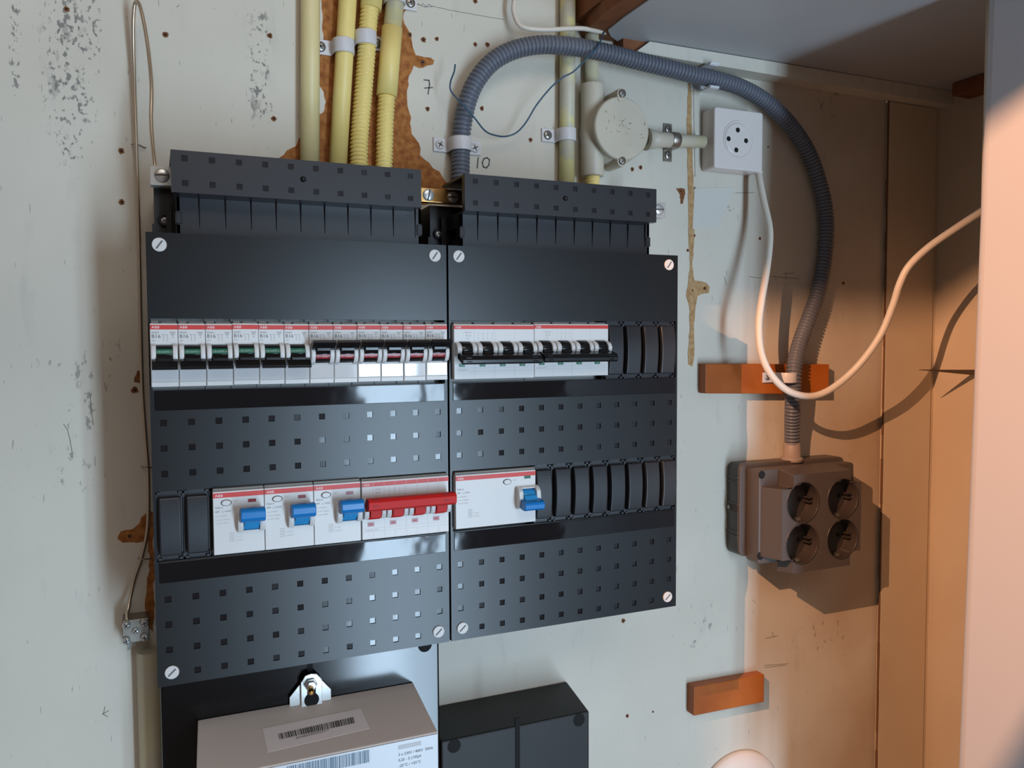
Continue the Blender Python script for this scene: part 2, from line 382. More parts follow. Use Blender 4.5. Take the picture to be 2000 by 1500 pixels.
# ceiling board, its torn left edge, the batten under it
Zc = 345
edge = [(391, -40), (392, 20), (392, 60), (394, 92), (404, 104), (425, 119)]
ce = MB().prism(edge+[(900, 119), (900, -620), (391, -620)], Zc, Zc+12, 'z').build('ceiling', CEILM, None, (0, 0, 0)); tag(ce, kind='structure')
mb = MB().prism([(376, -620), (391, -620), (391, -40), (392, 20), (392, 60), (394, 92), (404, 104), (425, 119), (380, 119), (372, 60), (374, 0)], Zc+1.5, Zc+14, 'z')
mb.build('board_core', RAWW, ce)
def sloped(y): return (W(1235, 72, y), W(1222, 86, y))
bt = MB()
xa = 445
bt.prism([(xa-16, Zc-13), (xa, Zc-1), (870, Zc-.4), (870, Zc-16), (700, Zc-15)], 99, 119.8, 'y')
b_ = bt.build('trim_1', WALLM, None, (xa, 110, Zc-8)); tag(b_, kind='structure')
bb = MB().box(418, 470, 104, 119.8, Zc-11, Zc+2).build('wooden_block', RAWW, None, (440, 112, Zc)); tag(bb, 'small raw brown wood block above the grey conduit at the torn ceiling corner', 'wood block')
bb = MB().prism([(372, Zc+14), (560, Zc+14), (560, Zc+70), (372, Zc+70)], 20, 119.8, 'y').build('void_filler', RAWW, None, (440, 60, Zc+40)); tag(bb, 'rough brown block standing in for the dark void above the torn ceiling board', 'void filler')  # brown block added where only a dark shaded hole shows

# side: trim plank, side wall
pt = MB().box(782, 860, 116, 128, -900, Zc-16).build('trim_2', PAINTS, None, (782, 120, 0), bevel=1.5); tag(pt, kind='structure')
cr = MB()
zz = -620
while zz < 330:
    z2 = zz+rnd.uniform(14, 34); w = rnd.uniform(.5, 1.1)
    cr.box(781.2-w*.5+rnd.uniform(-.4, .4), 781.2+w, 115.7, 118, zz, min(z2, 330)); zz = z2
cr.build('crack', DARKW, pt, (782, 120, 0))
sw = MB().box(866, 890, -640, 140, -900, Zc+20); sw.box(858, 868, 118, 128, -900, Zc-16)
sw = sw.build('wall_right', PAINTS, None, (866, 0, 0)); tag(sw, kind='structure')
dl = MB()
def leaf(z, xs): return [(613+xs, -122, z), (613+xs+10, -116, z), (655+xs, -112, z), (803+xs, -900, z), (761+xs, -905, z)]
dl.rings([leaf(-430, -3.5), leaf(430, 15)], 0, True, False)
post = dl.build('door_1', POSTM, None, (613, -122, 0), bevel=5, seg=4); tag(post, kind='structure')
wf = MB().box(655, 1600, -112, -98, -900, 900).build('wall_front', PAINTS, None, (700, -105, 0)); tag(wf, kind='structure')  # unseen closet front, added to block window light beyond the door
mb = MB().box(836, 865.5, 40, 78, Zc-15, Zc-.5)
tag(mb.build('wooden_cleat', RAWW, None, (850, 60, Zc-8), bevel=1), 'dark brown wooden cleat under the ceiling in the upper right corner', 'wood cleat')

# pointed metal spike on the side wall
P = [W(1795, 722, 60), W(1835, 723.5, 60), W(1880, 725, 60), Vector((866, 60, 16))]
mb = MB(); rr = []
for p, h, t in zip(P, (.4, 1.6, 3.3, 4.5), (.3, .8, 1.2, 1.5)):
    rr.append([(p.x, 60-t, p.z-h), (p.x, 60+t, p.z-h), (p.x, 60+t, p.z+h*.5), (p.x, 60-t, p.z+h*.5)])
mb.rings(rr, 0, True, False)
tag(mb.build('metal_spike', mat('rusty_metal', (96, 84, 76), .5, metal=.6), None, (P[-1].x, 60, P[-1].z)), 'dark pointed metal spike sticking out from the side wall beside the white door post', 'spike')

# ------------------------------------------------------------------ enclosures
PX = 209.665
def grid_plate(x0, x1, z0, z1, y, rects, thick, pockmi=1, tilt=.05):
    """plate facing -Y with rectangular openings (depth None) and pockets (depth mm)"""
    mb = MB()
    xs = sorted({x0, x1, *[r[0] for r in rects], *[r[1] for r in rects]})
    zs = sorted({z0, z1, *[r[2] for r in rects], *[r[3] for r in rects]})
    def find(cx, cz):
        for r in rects:
            if r[0] < cx < r[1] and r[2] < cz < r[3]: return r
    for i in range(len(xs)-1):
        for j in range(len(zs)-1):
            if find((xs[i]+xs[i+1])/2, (zs[j]+zs[j+1])/2) is None:
                mb.add([(xs[i], y, zs[j]), (xs[i+1], y, zs[j]), (xs[i+1], y, zs[j+1]), (xs[i], y, zs[j+1])], [(0, 1, 2, 3)])
    for a, b, c, d, dep in rects:
        yy = y+(thick if dep is None else dep)
        mb.add([(a, y, c), (b, y, c), (b, y, d), (a, y, d), (a, yy, c), (b, yy, c), (b, yy, d), (a, yy, d)], [(0, 1, 5, 4), (1, 2, 6, 5), (2, 3, 7, 6), (3, 0, 4, 7)])
        if dep is not None:
            t1, t2 = rnd.uniform(-tilt, tilt), rnd.uniform(-tilt, tilt)
            mb.add([(a, yy+t1+t2, c), (b, yy-t1+t2, c), (b, yy-t1-t2, d), (a, yy+t1-t2, d)], [(0, 1, 2, 3)], pockmi)
    return mb

def enclosure(k, label):
    ox = k*PX; o = (ox, 120, -25)
    root = empty('distribution_enclosure', o, label, 'electrical enclosure', 'black distribution enclosures')
    X = lambda v: ox+v
    x0, x1 = X(-7.8), X(200.25)
    rects = [(X(-6.2), X(198.9), 21.6, 69.6, None), (X(-6.2), X(198.9), -93.6, -46.2, None)]
    h = 2.15
    for r_ in (0, -17.2, -34.4):
        for i in range(12): rects.append((X(17.5*i-h), X(17.5*i+h), r_-h, r_+h, .9))
    for n_, r_ in enumerate((-119.7, -137, -154.3, -171.1)):
        for i in range(1 if n_ == 3 else 0, 11 if n_ == 3 else 12): rects.append((X(17.5*i-h), X(17.5*i+h), r_-h, r_+h, .9))
    mb = grid_plate(x0, x1, -179.3, 126.3, 0, rects, 2.4)
    # rim round the plate
    mb.box(x0, x0+1.8, .02, 9, -179.3, 126.3); mb.box(x1-1.8, x1, .02, 9, -179.3, 126.3)
    mb.box(x0+1.8, x1-1.8, .02, 9, 124.4, 126.3); mb.box(x0+1.8, x1-1.8, .02, 9, -179.3, -177.4)
    cov = mb.build('front_cover', [COVER, KNOCK], root, o)
    for z0, z1 in ((8.2, 21.4), (-108.3, -94.2)):
        s_ = MB().prism(rrect(X(-5), X(197.6), z0, z1, .8), -.7, .3, 'y')
        s_.build('label_strip', STRIP, root, o, bevel=.25)
    for n_, (sx, sz) in enumerate(((.4, 118.2), (191, 118), (1.2, -170), (191.2, -170))):
        m2 = MB().lathe((X(sx), .2, sz), (0, -1, 0), [(0, 4.6), (1.0, 4.6), (1.35, 4.2)], 32, 0)
        a = .95 if n_ in (0, 1) else .75
        ux, uz = math.cos(a), math.sin(a); l, w = 3.3, .5
        m2.prism([(X(sx)+ux*l*p-uz*w*q, sz+uz*l*p+ux*w*q) for p, q in ((-1, -1), (1, -1), (1, 1), (-1, 1))], -1.25, -.6, 'y', 1)
        m2.build('cover_screw', [SCREWW, SLOT], root, o)
    # back box: floor, walls and the clamps on top
    bx = MB().box(X(-2), X(199.6), 62, 119.8, -176, 166)
    bx.box(X(-7.7), X(-7.0), 9, 62, -177, 124); bx.box(X(199.5), X(200.1), 9, 62, -177, 124)
    bx.box(X(-7), X(199.5), 9, 62, -177, -174.5); bx.box(X(12), X(189), 34, 62, 122, 128)
    bx.box(X(-3.6), X(-2.2), 62, 119.8, -176, 140)
    bx.box(X(6), X(9.5), 55, 63, 128, 156); bx.box(X(190), X(192.5), 50, 63, 128, 160)
    bx.box(X(27), X(180), 30, 62, 157, 180)
    bx.build('back_box', DARK, root, o)
    for sx in (4.7, 193.0):
        m2 = MB(); m2.lathe((X(sx), 62.2, 142.6), (0, -1, 0), [(0, 4.2), (3, 4.2), (3.01, 2.9), (1.2, 2.8)], 20, 2, cap=False)
        screw_head(m2, (X(sx), 61, 142.6), 2.7, 0, 1, 1.6); m2.build('fixing_screw', [STEEL, SLOT, DARK], root, o)
    # cable entry comb
    cm = MB().box(X(12.2), X(189.4), 28, 31, 120, 157)
    cm.box(X(12.2), X(14.5), 28, 60, 120, 136); cm.box(X(12.2), X(14.5), 28, 60, 145, 157)
    cm.box(X(187), X(189.4), 28, 60, 120, 136); cm.box(X(187), X(189.4), 28, 60, 145, 157)
    for i in range(10):
        xx = X(27.3+17.5*i-.2)
        if xx > X(186): break
        cm.add([(xx-.7, 28.05, 157), (xx+.7, 28.05, 157), (xx+.35, 28.05, 134.5), (xx-.35, 28.05, 134.5), (xx, 25.6, 157), (xx, 27.6, 134.5)], [(0, 4, 5, 3), (1, 2, 5, 4), (0, 1, 4), (3, 5, 2), (0, 3, 2, 1)])
    cm.build('cable_entry_comb', CAPM, root, o, bevel=.3)
    MB().box(X(11.4), X(15.6), 27.2, 36, 136.5, 144.5).build('latch', DARK, root, o, bevel=.4)
    MB().box(X(185.8), X(190.2), 27.2, 36, 136.5, 144.5).build('latch', DARK, root, o, bevel=.4)
    # top cap with square knock-outs
    rects = []
    for zc in (177.6, 161.1):
        for i in range(1, 11): rects.append((X(17.5*i-2), X(17.5*i+2), zc-2, zc+2, .5))
    xr = 183.6
    cp = grid_plate(X(8.9), X(xr), 154.6, 182.9, 8, [r for r in rects if r[1] < X(xr)], 2)
    cp.box(X(8.9), X(xr), 8.7, 62, 181.2, 182.9); cp.box(X(8.9), X(10.8), 8.02, 14, 154.6, 181.2); cp.box(X(xr-1.9), X(xr), 8.02, 14, 154.6, 181.2)
    cp.box(X(10.8), X(xr-1.9), 8.02, 30, 154.6, 156.4); cp.box(X(10.8), X(xr-1.9), 8.7, 10, 156.4, 181.2)
    cap = cp.build('top_cap', [CAPM, CAPK], root, o)
    MB().lathe((X(96), 8.2, 169.4), (0, -1, 0), [(0, 2.1), (.8, 2.0), (1.8, 1.2), (2.1, .3)], 20).build('pin', KNOCK, cap, o) 
    return root
enc0 = enclosure(0, 'left black distribution enclosure, holding twelve small breakers in its upper row')
enc1 = enclosure(1, 'right black distribution enclosure, holding two wide breakers in its upper row')

# brass bar, terminal clamps
def terminal(cx, cz, y, label, name='terminal_clamp', w=7.6):
    root = empty(name, (cx, y, cz), label, 'terminal', None)
    o = (cx, y, cz)
    MB().prism(rrect(cx-w, cx+w, cz-7, cz+7, 1), y-4, y+8, 'y').build('clamp_block', STEEL, root, o, bevel=.6)
    mb = MB(); screw_head(mb, (cx+.4, y-4, cz+.3), 5.2, 0, 1, 1.6, cross=False, ang=0.05); mb.build('terminal_screw', [STEEL, SLOT], root, o)
    return root
p = W(315, 344, 54); terminal(p.x, p.z, 56, 'shiny square terminal clamp at the left end of the left enclosure, holding the bare wire')
p = W(1289, 411, 60); terminal(p.x-3, p.z, 62, 'small silver terminal clamp sticking out at the right end of the right enclosure')
bo = (216, 58, 172)
root = empty('earth_bar', bo, 'brass earth bar with two slotted screws between the two black top caps', 'earth bar')
MB().prism([(184, 167.4), (235, 167.4), (235, 178.6), (184, 178.6)], 54, 61.8, 'y').build('bar', BRASS, root, bo, bevel=.4)
for px_, py_, an in ((837.5, 380.5, 1.35), (886, 385, .05)):
    p = W(px_, py_, 53); mb = MB(); screw_head(mb, (p.x, 54, p.z), 5.0, 0, 1, 1.8, cross=False, ang=an)
    mb.build('bar_screw', [STEEL, SLOT], root, bo)

# ------------------------------------------------------------------ 12 small breakers
def abb(mb, x, z, h, y, mi=0): mb.text('ABB', x, y, z, h, mi, 1.15)
MW = 17.12
def sn_body_mb():
    mb = MB()
    mb.prism([(0, 0), (0, 41.2), (.5, 42), (20, 42), (20, 56), (46, 56), (46, -14), (20, -14), (20, 0)], .12, MW-.12, 'x', 0)
    mb.box(.8, 5.5, 3.0, 8, 42, 43.6, 1); mb.box(7, MW-.8, 3.0, 8, 42, 43.2, 1)
    sh = [(-.02, 13.5), (-4.2, 15), (-6.2, 18), (-6.8, 21), (-6.2, 24), (-4.2, 27), (-.02, 28.6), (3, 28.6), (3, 13.5)]
    mb.prism(sh, .5, 3.5, 'x', 0, True); mb.prism(sh, 13.6, MW-.5, 'x', 0, True)
    return mb
def breaker(on):
    root = bpy.data.objects.new('circuit_breaker', None); C.objects.link(root); root.empty_display_size = .01
    b = sn_body_mb().build('body', [WHITEP, GREYP], root, bevel=.35)
    MB().box(.2, MW-.2, -.12, .3, 37.9, 40.9).build('brand_stripe', REDM, root)
    t = MB(); abb(t, 1.1, 38.6, 1.65, -.2)
    t.build('brand_lettering', INKW, root)
    t = MB(); t.text('SN201', .9, -.06, 35.3, 1.25); t.text('B16', .9, -.06, 32.3, 2.4, 0, 1.05); t.text('230V~', .9, -.06, 30.2, .75)
    for k in (0, 1):
        x = 8.3+k*2.2
        t.box(x, x+.16, -.06, .1, 31.2, 34.6); t.box(x-1, x+.1, -.06, .1, 34.4, 34.6)
    t.box(7.9, 8.7, -.06, .1, 30.5, 30.7); t.box(10, 10.9, -.06, .1, 30.5, 30.7)
    for q in range(4): t.box(12+q*.3, 15.6-q*.3, -.06, .1, 36.1-q*.7, 36.3-q*.7)
    t.box(13.5, 14.4, -.06, .1, 32.6, 32.9)
    t.build('printed_label', INK, root)
    MB().prism(rrect(.5, MW-.5, 3.5, 13.2, .4), -.9, .2, 'y').build('label_cover', CLEARP, root, bevel=.3)
    MB().prism(rrect(.3, MW-.3, .1, 3.2, .5), -.6, .2, 'y').build('lower_lip', WHITEP, root, bevel=.3)
    tg = MB(); tg.lathe((3.6, 1, 21), (1, 0, 0), [(0, 6.9), (9.9, 6.9)], 40, 0, True)
    sgn = 1 if on else -1
    def F_(p): return (p[0], 21+sgn*p[1])
    hp = [F_(p) for p in ((-3, 3.5), (-6.6, 2.6), (-9.5, 3.9), (-13.2, 6.8), (-14.2, 7.8), (-13.6, 9.2), (-11.6, 9.6), (-6.5, 8.0), (-3, 7.3))]
    tg.prism(hp, .75, MW-.75, 'x', 0)
    hp2 = [F_(p) for p in ((-3, 0), (-6.7, -.2), (-9.5, 2.2), (-9.5, 4.5), (-3, 4.5))]
    tg.prism(hp2, 3.9, 13.2, 'x', 0)
    for q in (.2, 1.3): tg.prism([F_(p) for p in ((-5.8, q-.2), (-7.3, q), (-5.8, q+.25))], 3.9, 13.2, 'x', 0)
    tg = tg.build('toggle', BLACKT, root, bevel=.35)
    m = MB(); a0, a1 = ((-.55, -.08) if on else (.1, .62))
    rg = []
    for k in range(7):
        a = a0+(a1-a0)*k/6; rg.append((1-7.05*math.cos(a), 21+7.05*math.sin(a)))
    rg += [(1-6.5*math.cos(a1), 21+6.5*math.sin(a1)), (1-6.5*math.cos(a0), 21+6.5*math.sin(a0))]
    m.prism(rg, 3.7, 13.4, 'x', 0)
    am = (a0+a1)/2
    def bend(v):
        a = math.asin(max(-1, min(1, (v[2]-21)/7.1))); return (v[0], 1-7.14*math.cos(a), v[2])
    m.text('I - ON' if on else '0-OFF', 5.0, 0, 21+7*math.sin(am)-.75, 1.4, 1, 1.2 if on else 1.25, bend)
    m.build('indicator', [REDI if on else GREENI, mat('pale_print', (235, 170, 165) if on else (120, 175, 160), .5)], tg)
    return root
ORD = ['first', 'second', 'third', 'fourth', 'fifth', 'sixth', 'seventh', 'eighth', 'ninth', 'tenth', 'eleventh', 'twelfth']
off0, on0 = breaker(False), breaker(True)
kids_of(None)
for i in range(12):
    on = i >= 6; src = on0 if on else off0
    r = src if i in (0, 6) else copy_tree(src)
    r.location = Vector((-6.8+MW*i, -5+[0, .2, 0, -.5, .1, .3, 0, .3, -.1, .2, -.2, -.4][i], 24.3+[0, 0, 0, .3, .1, 0, 0, 0, .2, .1, .1, .3][i]))*S
    j = i if not on else i-6
    tag(r, ('slim white breaker switched off showing green, ' if not on else 'slim white breaker switched on showing red, ') +
        ('leftmost of the green six' if i == 0 else 'rightmost of the green six' if i == 5 else 'leftmost of the red six' if i == 6 else 'last of the row at the right' if i == 11 else f'{ORD[j]} of its six from the left'),
        'circuit breaker', 'slim breakers in the left enclosure')

# ------------------------------------------------------------------ 4-pole breakers
def four_pole(x0, zb, label, dz=0):
    loc = (x0, -5, zb); Wd = 67.2; u = Wd/4
    root = empty('four_pole_breaker', loc, label, 'circuit breaker', 'wide four-pole breakers')
    mb = MB(); mb.prism([(0, 0), (0, 41.4), (.5, 42), (20, 42), (20, 56), (46, 56), (46, -14), (20, -14), (20, 0)], .1, Wd-.1, 'x', 0)
    for k in range(4): mb.box(u*k+.6, u*k+u-1.2, 3, 8, 42, 43.4, 1)
    sh = [(-.02, 17.5), (-4, 18), (-6.4, 20), (-7.4, 23), (-6, 25.8), (-3, 27.6), (-.02, 28.2), (3, 28.2), (3, 17.5)]
    for k in range(4):
        mb.prism(sh, u*k+.5, u*k+4.2, 'x', 0, True); mb.prism(sh, u*k+13, u*k+16.4, 'x', 0, True)
    b = mb.build('body', [WHITEP, GREYP], root, bevel=.35)
    MB().box(.15, Wd-.15, -.1, .3, 38.2, 41.0).build('brand_stripe', REDM, root)
    t = MB(); abb(t, 1.2, 38.8, 1.6, -.18); t.build('brand_lettering', INKW, root)
    t = MB(); t.text('S 204M-B16', 8, -.06, 35.2, 1.0); t.text('B 16', 10, -.06, 32.6, 1.5); t.text('400V~', 10, -.06, 30.6, .8)
    for k in range(4):
        x = 20+k*3.8; t.box(x, x+.12, -.06, .1, 30, 32.4); t.box(x, x+.12, -.06, .1, 33, 36.3); t.box(x-.6, x+.7, -.06, .1, 34.5, 34.6)
        t.box(x-.6, x+.6, -.06, .1, 31.3, 31.4)
    for k in range(1, 4): t.box(u*k-.05, u*k+.05, -.05, .1, 28.3, 41.9); t.box(u*k-.05, u*k+.05, -.05, .1, .2, 17)
    for zz in (6.2, 8.4): t.box(.2, Wd-.2, -.05, .1, zz, zz+.1)
    t.text('S 204M-B16 6000', 2, -.06, 6.8, .8)
    t.build('printed_label', INKF, root)
    tg = MB()
    for k in range(4):
        tg.lathe((u*k+4.3, 1, 22), (1, 0, 0), [(0, 6.9), (8.6, 6.9)], 32, 0, True)
        tg.prism([(-4, 22.5), (-9, 21), (-10, 19), (-10, 16), (-4, 16)], u*k+5, u*k+12.4, 'x', 0)
    tg.prism([(-4.5, 20.2), (-8.5, 19.8), (-15, 18.0), (-17, 15.2), (-16.8, 12.6), (-14.5, 11.6), (-8, 14.5), (-4.5, 16)], 1.2, Wd-.4, 'x', 0)
    for xx in (3.5, Wd-9.5): tg.box(xx, xx+5, -16.9, -15.5, 16.0, 16.9); tg.box(xx+1, xx+5.2, -17.6, -16, 13.4, 14.0)
    tg.build('toggle_bar', BLACKT, root, bevel=.5)
    for k in range(4):
        m = MB().prism(rrect(u*k+4.0, u*k+8.8, 9.4, 11.9, .3), -.25, .2, 'y', 0); m.box(u*k+5, u*k+7.8, -.32, -.2, 10.1, 11.1, 1)
        m.build('indicator', [GREENI, mat('pale_green', (90, 150, 120), .5)], root)
    return root
four_pole(204.0, 24.6, 'left one of two wide four-pole breakers with black bar, next to the central seam')
four_pole(271.3, 25.1, 'right one of two wide four-pole breakers with black bar, next to the blank modules')

# ------------------------------------------------------------------ main switch
def main_switch():
    loc = (131.8, -5, -91.6); Wd = 67.0; u = Wd/4
    root = empty('main_switch', loc, 'wide white main switch with a long red toggle bar in the left lower row', 'main switch')
    mb = MB(); mb.prism([(0, 0), (0, 42.6), (.5, 43.2), (20, 43.2), (20, 57), (46, 57), (46, -14), (20, -14), (20, 0)], .1, Wd-.1, 'x', 0)
    mb.box(.3, Wd-.3, 2.5, 8, 43.2, 44.6, 1)
    sh = [(-.02, 15.4), (-4.2, 15.8), (-6.6, 18), (-7.4, 21), (-6.4, 24), (-4.2, 27), (-.02, 28.8), (3, 28.6), (3, 15.4)]
    for k in range(4): mb.prism(sh, u*k+.5, u*k+4, 'x', 0, True); mb.prism(sh, u*k+13.2, u*k+16.4, 'x', 0, True)
    mb.build('body', [WHITEP, GREYP], root, bevel=.35)
    m = MB()
    for k in range(8): m.box(u/2*k+.15, u/2*(k+1)-.05, -.1, .3, 39.0, 42.0)
    m.build('brand_stripe', REDM, root)
    t = MB(); abb(t, 1.2, 39.6, 1.65, -.18); t.build('brand_lettering', INKW, root)
    t = MB(); t.text('SD204', 10, -.06, 36.2, 1.1); t.text('40A', 10, -.06, 33.2, 1.7); t.text('400V~', 10, -.06, 31.2, .8)
    for k in range(4):
        x = 20.5+k*3.9; t.box(x, x+.14, -.06, .1, 31, 33); t.box(x, x+.14, -.06, .1, 34, 37.6); t.box(x-.6, x+.7, -.06, .1, 36, 36.12); t.box(x-.8, x+.8, -.06, .1, 32, 32.12)
    for k in range(1, 8):
        t.box(u/2*k-.05, u/2*k+.05, -.05, .1, 29, 38.9); t.box(u/2*k-.05, u/2*k+.05, -.05, .1, .2, 5.6 if k % 2 else 15)
    t.box(.2, Wd-.2, -.05, .1, 5.8, 5.9); t.box(.2, Wd-.2, -.05, .1, 8.0, 8.1); t.text('SD204 40A  400V', 2.5, -.06, 6.3, .9)
    t.build('printed_label', INKF, root)
    tg = MB()
    for k in range(4):
        tg.lathe((u*k+4.1, 1, 21.5), (1, 0, 0), [(0, 6.9), (9, 6.9)], 32, 0, True)
        tg.box(u*k+4.6, u*k+12.6, -8.4, -4, 17.5, 25)
    tg.prism([(-4.5, 21.5), (-8.5, 22.4), (-14.5, 23.6), (-17.4, 25.2), (-17.8, 30.4), (-16, 32.5), (-10, 32.6), (-4.5, 27.5)], 1.0, Wd+.4, 'x', 0)
    for xx in (4.4, Wd-9.6): tg.box(xx, xx+4, -17.3, -16.2, 31.4, 32.1, 1); tg.box(xx, xx+4, -17.9, -17, 27.2, 28.2, 1)
    tg.build('toggle_bar', [REDT, mat('dark_red', (140, 18, 18), .4)], root, bevel=.3)
    for k in range(4):
        m = MB().prism(rrect(u*k+4.2, u*k+9, 9.6, 12.6, .3), -.25, .2, 'y', 0); m.box(u*k+5.2, u*k+8, -.32, -.2, 10.5, 11.6, 1)
        m.build('indicator', [REDI, mat('pale_red', (190, 90, 92), .5)], root)
    return root
main_switch()

# ------------------------------------------------------------------ residual current devices
def rcd(loc, Wd, H, on, name_t, x_txt, bx, ix, hx0, hx1, label, zsh, qrx):
    root = empty('residual_current_device', loc, label, 'residual current switch', 'white devices with a blue toggle')
    mb = MB(); mb.prism([(0, 0), (0, H-.4), (.5, H), (20, H), (20, H+13), (46, H+13), (46, -14), (20, -14), (20, 0)], .15, Wd-.15, 'x', 0)
    mb.box(.2, Wd-.2, 1.8, 8, H, H+1.8, 1)
    z0, z1 = zsh; zm = (z0+z1)/2
    sh = [(-.02, z0), (-3.6, z0+.6), (-6.4, z0+3.5), (-7.2, zm), (-6.4, z1-3.5), (-3.6, z1-.8), (-.02, z1), (3, z1), (3, z0)]
    mb.prism(sh, hx0, hx0+3.6, 'x', 0, True); mb.prism(sh, hx1-3.6, hx1, 'x', 0, True)
    mb.prism([(-.02, z0), (-3.4, z0+.6), (-3.4, z0+1.6), (2, z0+1.6)], hx0+3.6, hx1-3.6, 'x', 0); mb.prism([(-.02, z1), (-3.4, z1-.8), (-3.4, z1-1.8), (2, z1-1.8)], hx0+3.6, hx1-3.6, 'x', 0)
    mb.build('body', [WHITEP, GREYP], root, bevel=.4)
    MB().box(.2, Wd-.2, -.1, .3, H-4.4, H-1.1).build('brand_stripe', REDM, root)
    t = MB(); abb(t, 1.5, H-3.7, 1.75, -.18); t.build('brand_lettering', INKW, root)
    t = MB(); t.text(name_t, 1.4, -.06, H-11.8, 1.25); t.text('40A', 1.4, -.06, H-14.4, 1.2); t.text('I  = 0,03A', 5.6, -.06, H-14.4, 1.2, 0, .85); t.text('dn', 6.2, -.06, H-14.9, .6)
    t.build('printed_label', INK, root)
    t = MB(); t.text('TEST', bx+5, -.06, H-7.6, 1.0); t.text('Un=230/400V', 1.5, -.06, H-17.4, .95); t.text('Inc=Idc=10000A', 1.5, -.06, H-20.0, .95); t.text('Im=Idm=1000A', 1.5, -.06, H-22.4, .95)
    for q in range(4): t.box(qrx+8.5, qrx+12, -.06, .1, 8.4+q*1.9, 8.55+q*1.9); t.box(qrx+9+q*.9, qrx+9.14+q*.9, -.06, .1, 8.4, 14.5)
    t.text('2CSF 202 A', qrx+13, -.06, 8.6, .8); t.text('IEC 61008', qrx+13, -.06, 11, .7)
    t.build('printed_label', INKF, root)
    mb = MB(); mb.rings([[(bx+a*math.cos(2*PI*k/28), y, H-8.0+a*.62*math.sin(2*PI*k/28)) for k in range(28)] for y, a in ((.1, 3.6), (-.25, 3.6), (-.25, 3.2), (-.02, 3.15))], 1, False)
    mb.rings([[(bx+a*math.cos(2*PI*k/28), y, H-8.0+a*.62*math.sin(2*PI*k/28)) for k in range(28)] for y, a in ((0, 3.1), (-.8, 3.0), (-1.1, 2.6))], 0, True)
    mb.build('test_button', [WHITEP, SLOT], root)
    iz = H-8.8 if Wd < 40 else H-6.6
    MB().prism(rrect(ix, ix+5.4, iz, iz+2.3, .3), -.2, .2, 'y').build('indicator', REDI if on else GREENI, root)
    sg = 1 if on else -1
    tg = MB(); xa, xb = hx0+3.7, hx1-3.7
    tg.lathe((xa, 1, zm), (1, 0, 0), [(0, 6.6), (xb-xa, 6.6)], 36, 1, True)
    Fz = lambda p: (p[0], zm+sg*p[1])
    tg.prism([Fz(p) for p in (((-3, 1.5), (-7.2, .3), (-11, 1.0), (-14.5, 2.4), (-15.6, 4.6), (-15.4, 8.8), (-13.4, 10.8), (-9, 11.0), (-3, 9)) if on else ((-3, 1.5), (-7.2, .3), (-11, 1.0), (-14.5, 2.0), (-15.6, 4.0), (-15.2, 7.2), (-13, 8.6), (-8, 8.4), (-3, 7)))], hx0+1.2, hx1-.6, 'x', 0)
    tg.prism([Fz(p) for p in ((-3, -2.6), (-7.6, -2.4), (-9.6, .6), (-9.6, 2.6), (-3, 2.6))], xa+.2, xb-.2, 'x', 1)
    tg.text('0', (xa+xb)/2-.7, -8.65 if on else -8.3, zm-sg*.6-1.0 if on else zm+.0, 1.7, 0)
    tg.build('toggle', [BLUET, BLUEL], root, bevel=.6)
    return root
labs = ['white device with blue toggle up, first from the left beside the two blank modules', 'white device with blue toggle up, middle one of the three in the left enclosure', 'white device with blue toggle up, third from the left next to the red-bar switch']
for i, x in enumerate((29.5, 63.4, 97.3)):
    rcd((x, -5, -91.7), 33.8, 43.6, True, 'F202 A', 1.4, 8.7, 23.0, 15.6, 33.6, labs[i], (14.5, 29.5), 1.5)
rcd((204.3, -5, -90.6), 67.8, 41.7, False, 'F204 A', 1.4, 43, 57.8, 50.5, 69.3, 'double-width white device with blue toggle down in the right enclosure', (11.5, 29.5), 1.5)

# ------------------------------------------------------------------ blank modules
def blanks(x0, n, z0, z1, label, pitch=17.12):
    loc = (x0, 0, z0)
    root = empty('blanking_strip', loc, label, 'blanking strip', None)
    fr = MB().box(x0, x0+pitch*n, 2.5, 8, z0-1, z1+1)
    for k in range(n+1):
        xx = x0+pitch*k
        for zz, s_ in ((z0, 1), (z1, -1)):
            for a, b in ((-3.2, 3.2), (-1, 1)):
                xa, xb = max(x0, xx+a), min(x0+pitch*n, xx+b); hh = 1.6 if b > 2 else 4.2
                fr.box(xa, xb, .6, 3, min(zz, zz+s_*hh), max(zz, zz+s_*hh))
        if 0 < k < n: fr.box(xx-.35, xx+.35, 1.2, 3, z0+3, z1-3)
    fr.build('clip_frame', FILL, root, loc, bevel=.2)
    for k in range(n):
        xx = x0+pitch*k
        a, b = xx+1.7, xx+pitch-1.7
        zc, hh = (z0+z1)/2, (z1-z0)/2-3.4
        pr = [(-4.2+2.2*(t/8)**2, zc+hh*t/8) for t in range(-8, 9)]
        mb = MB().prism([(5, zc-hh)]+pr+[(5, zc+hh)], a, b, 'x', 0)
        mb.build('blanking_cap', FILL, root, loc, bevel=1.0, seg=3)
    return root
blanks(-6.0, 2, -93.2, -46.8, 'strip of two black blank modules at the left end of the left lower row')
blanks(338.9, 4, 21.8, 69.2, 'strip of four black blank modules at the right end of the right upper row')
blanks(272.3, 8, -93.2, -46.8, 'strip of eight black blank modules in the right lower row')

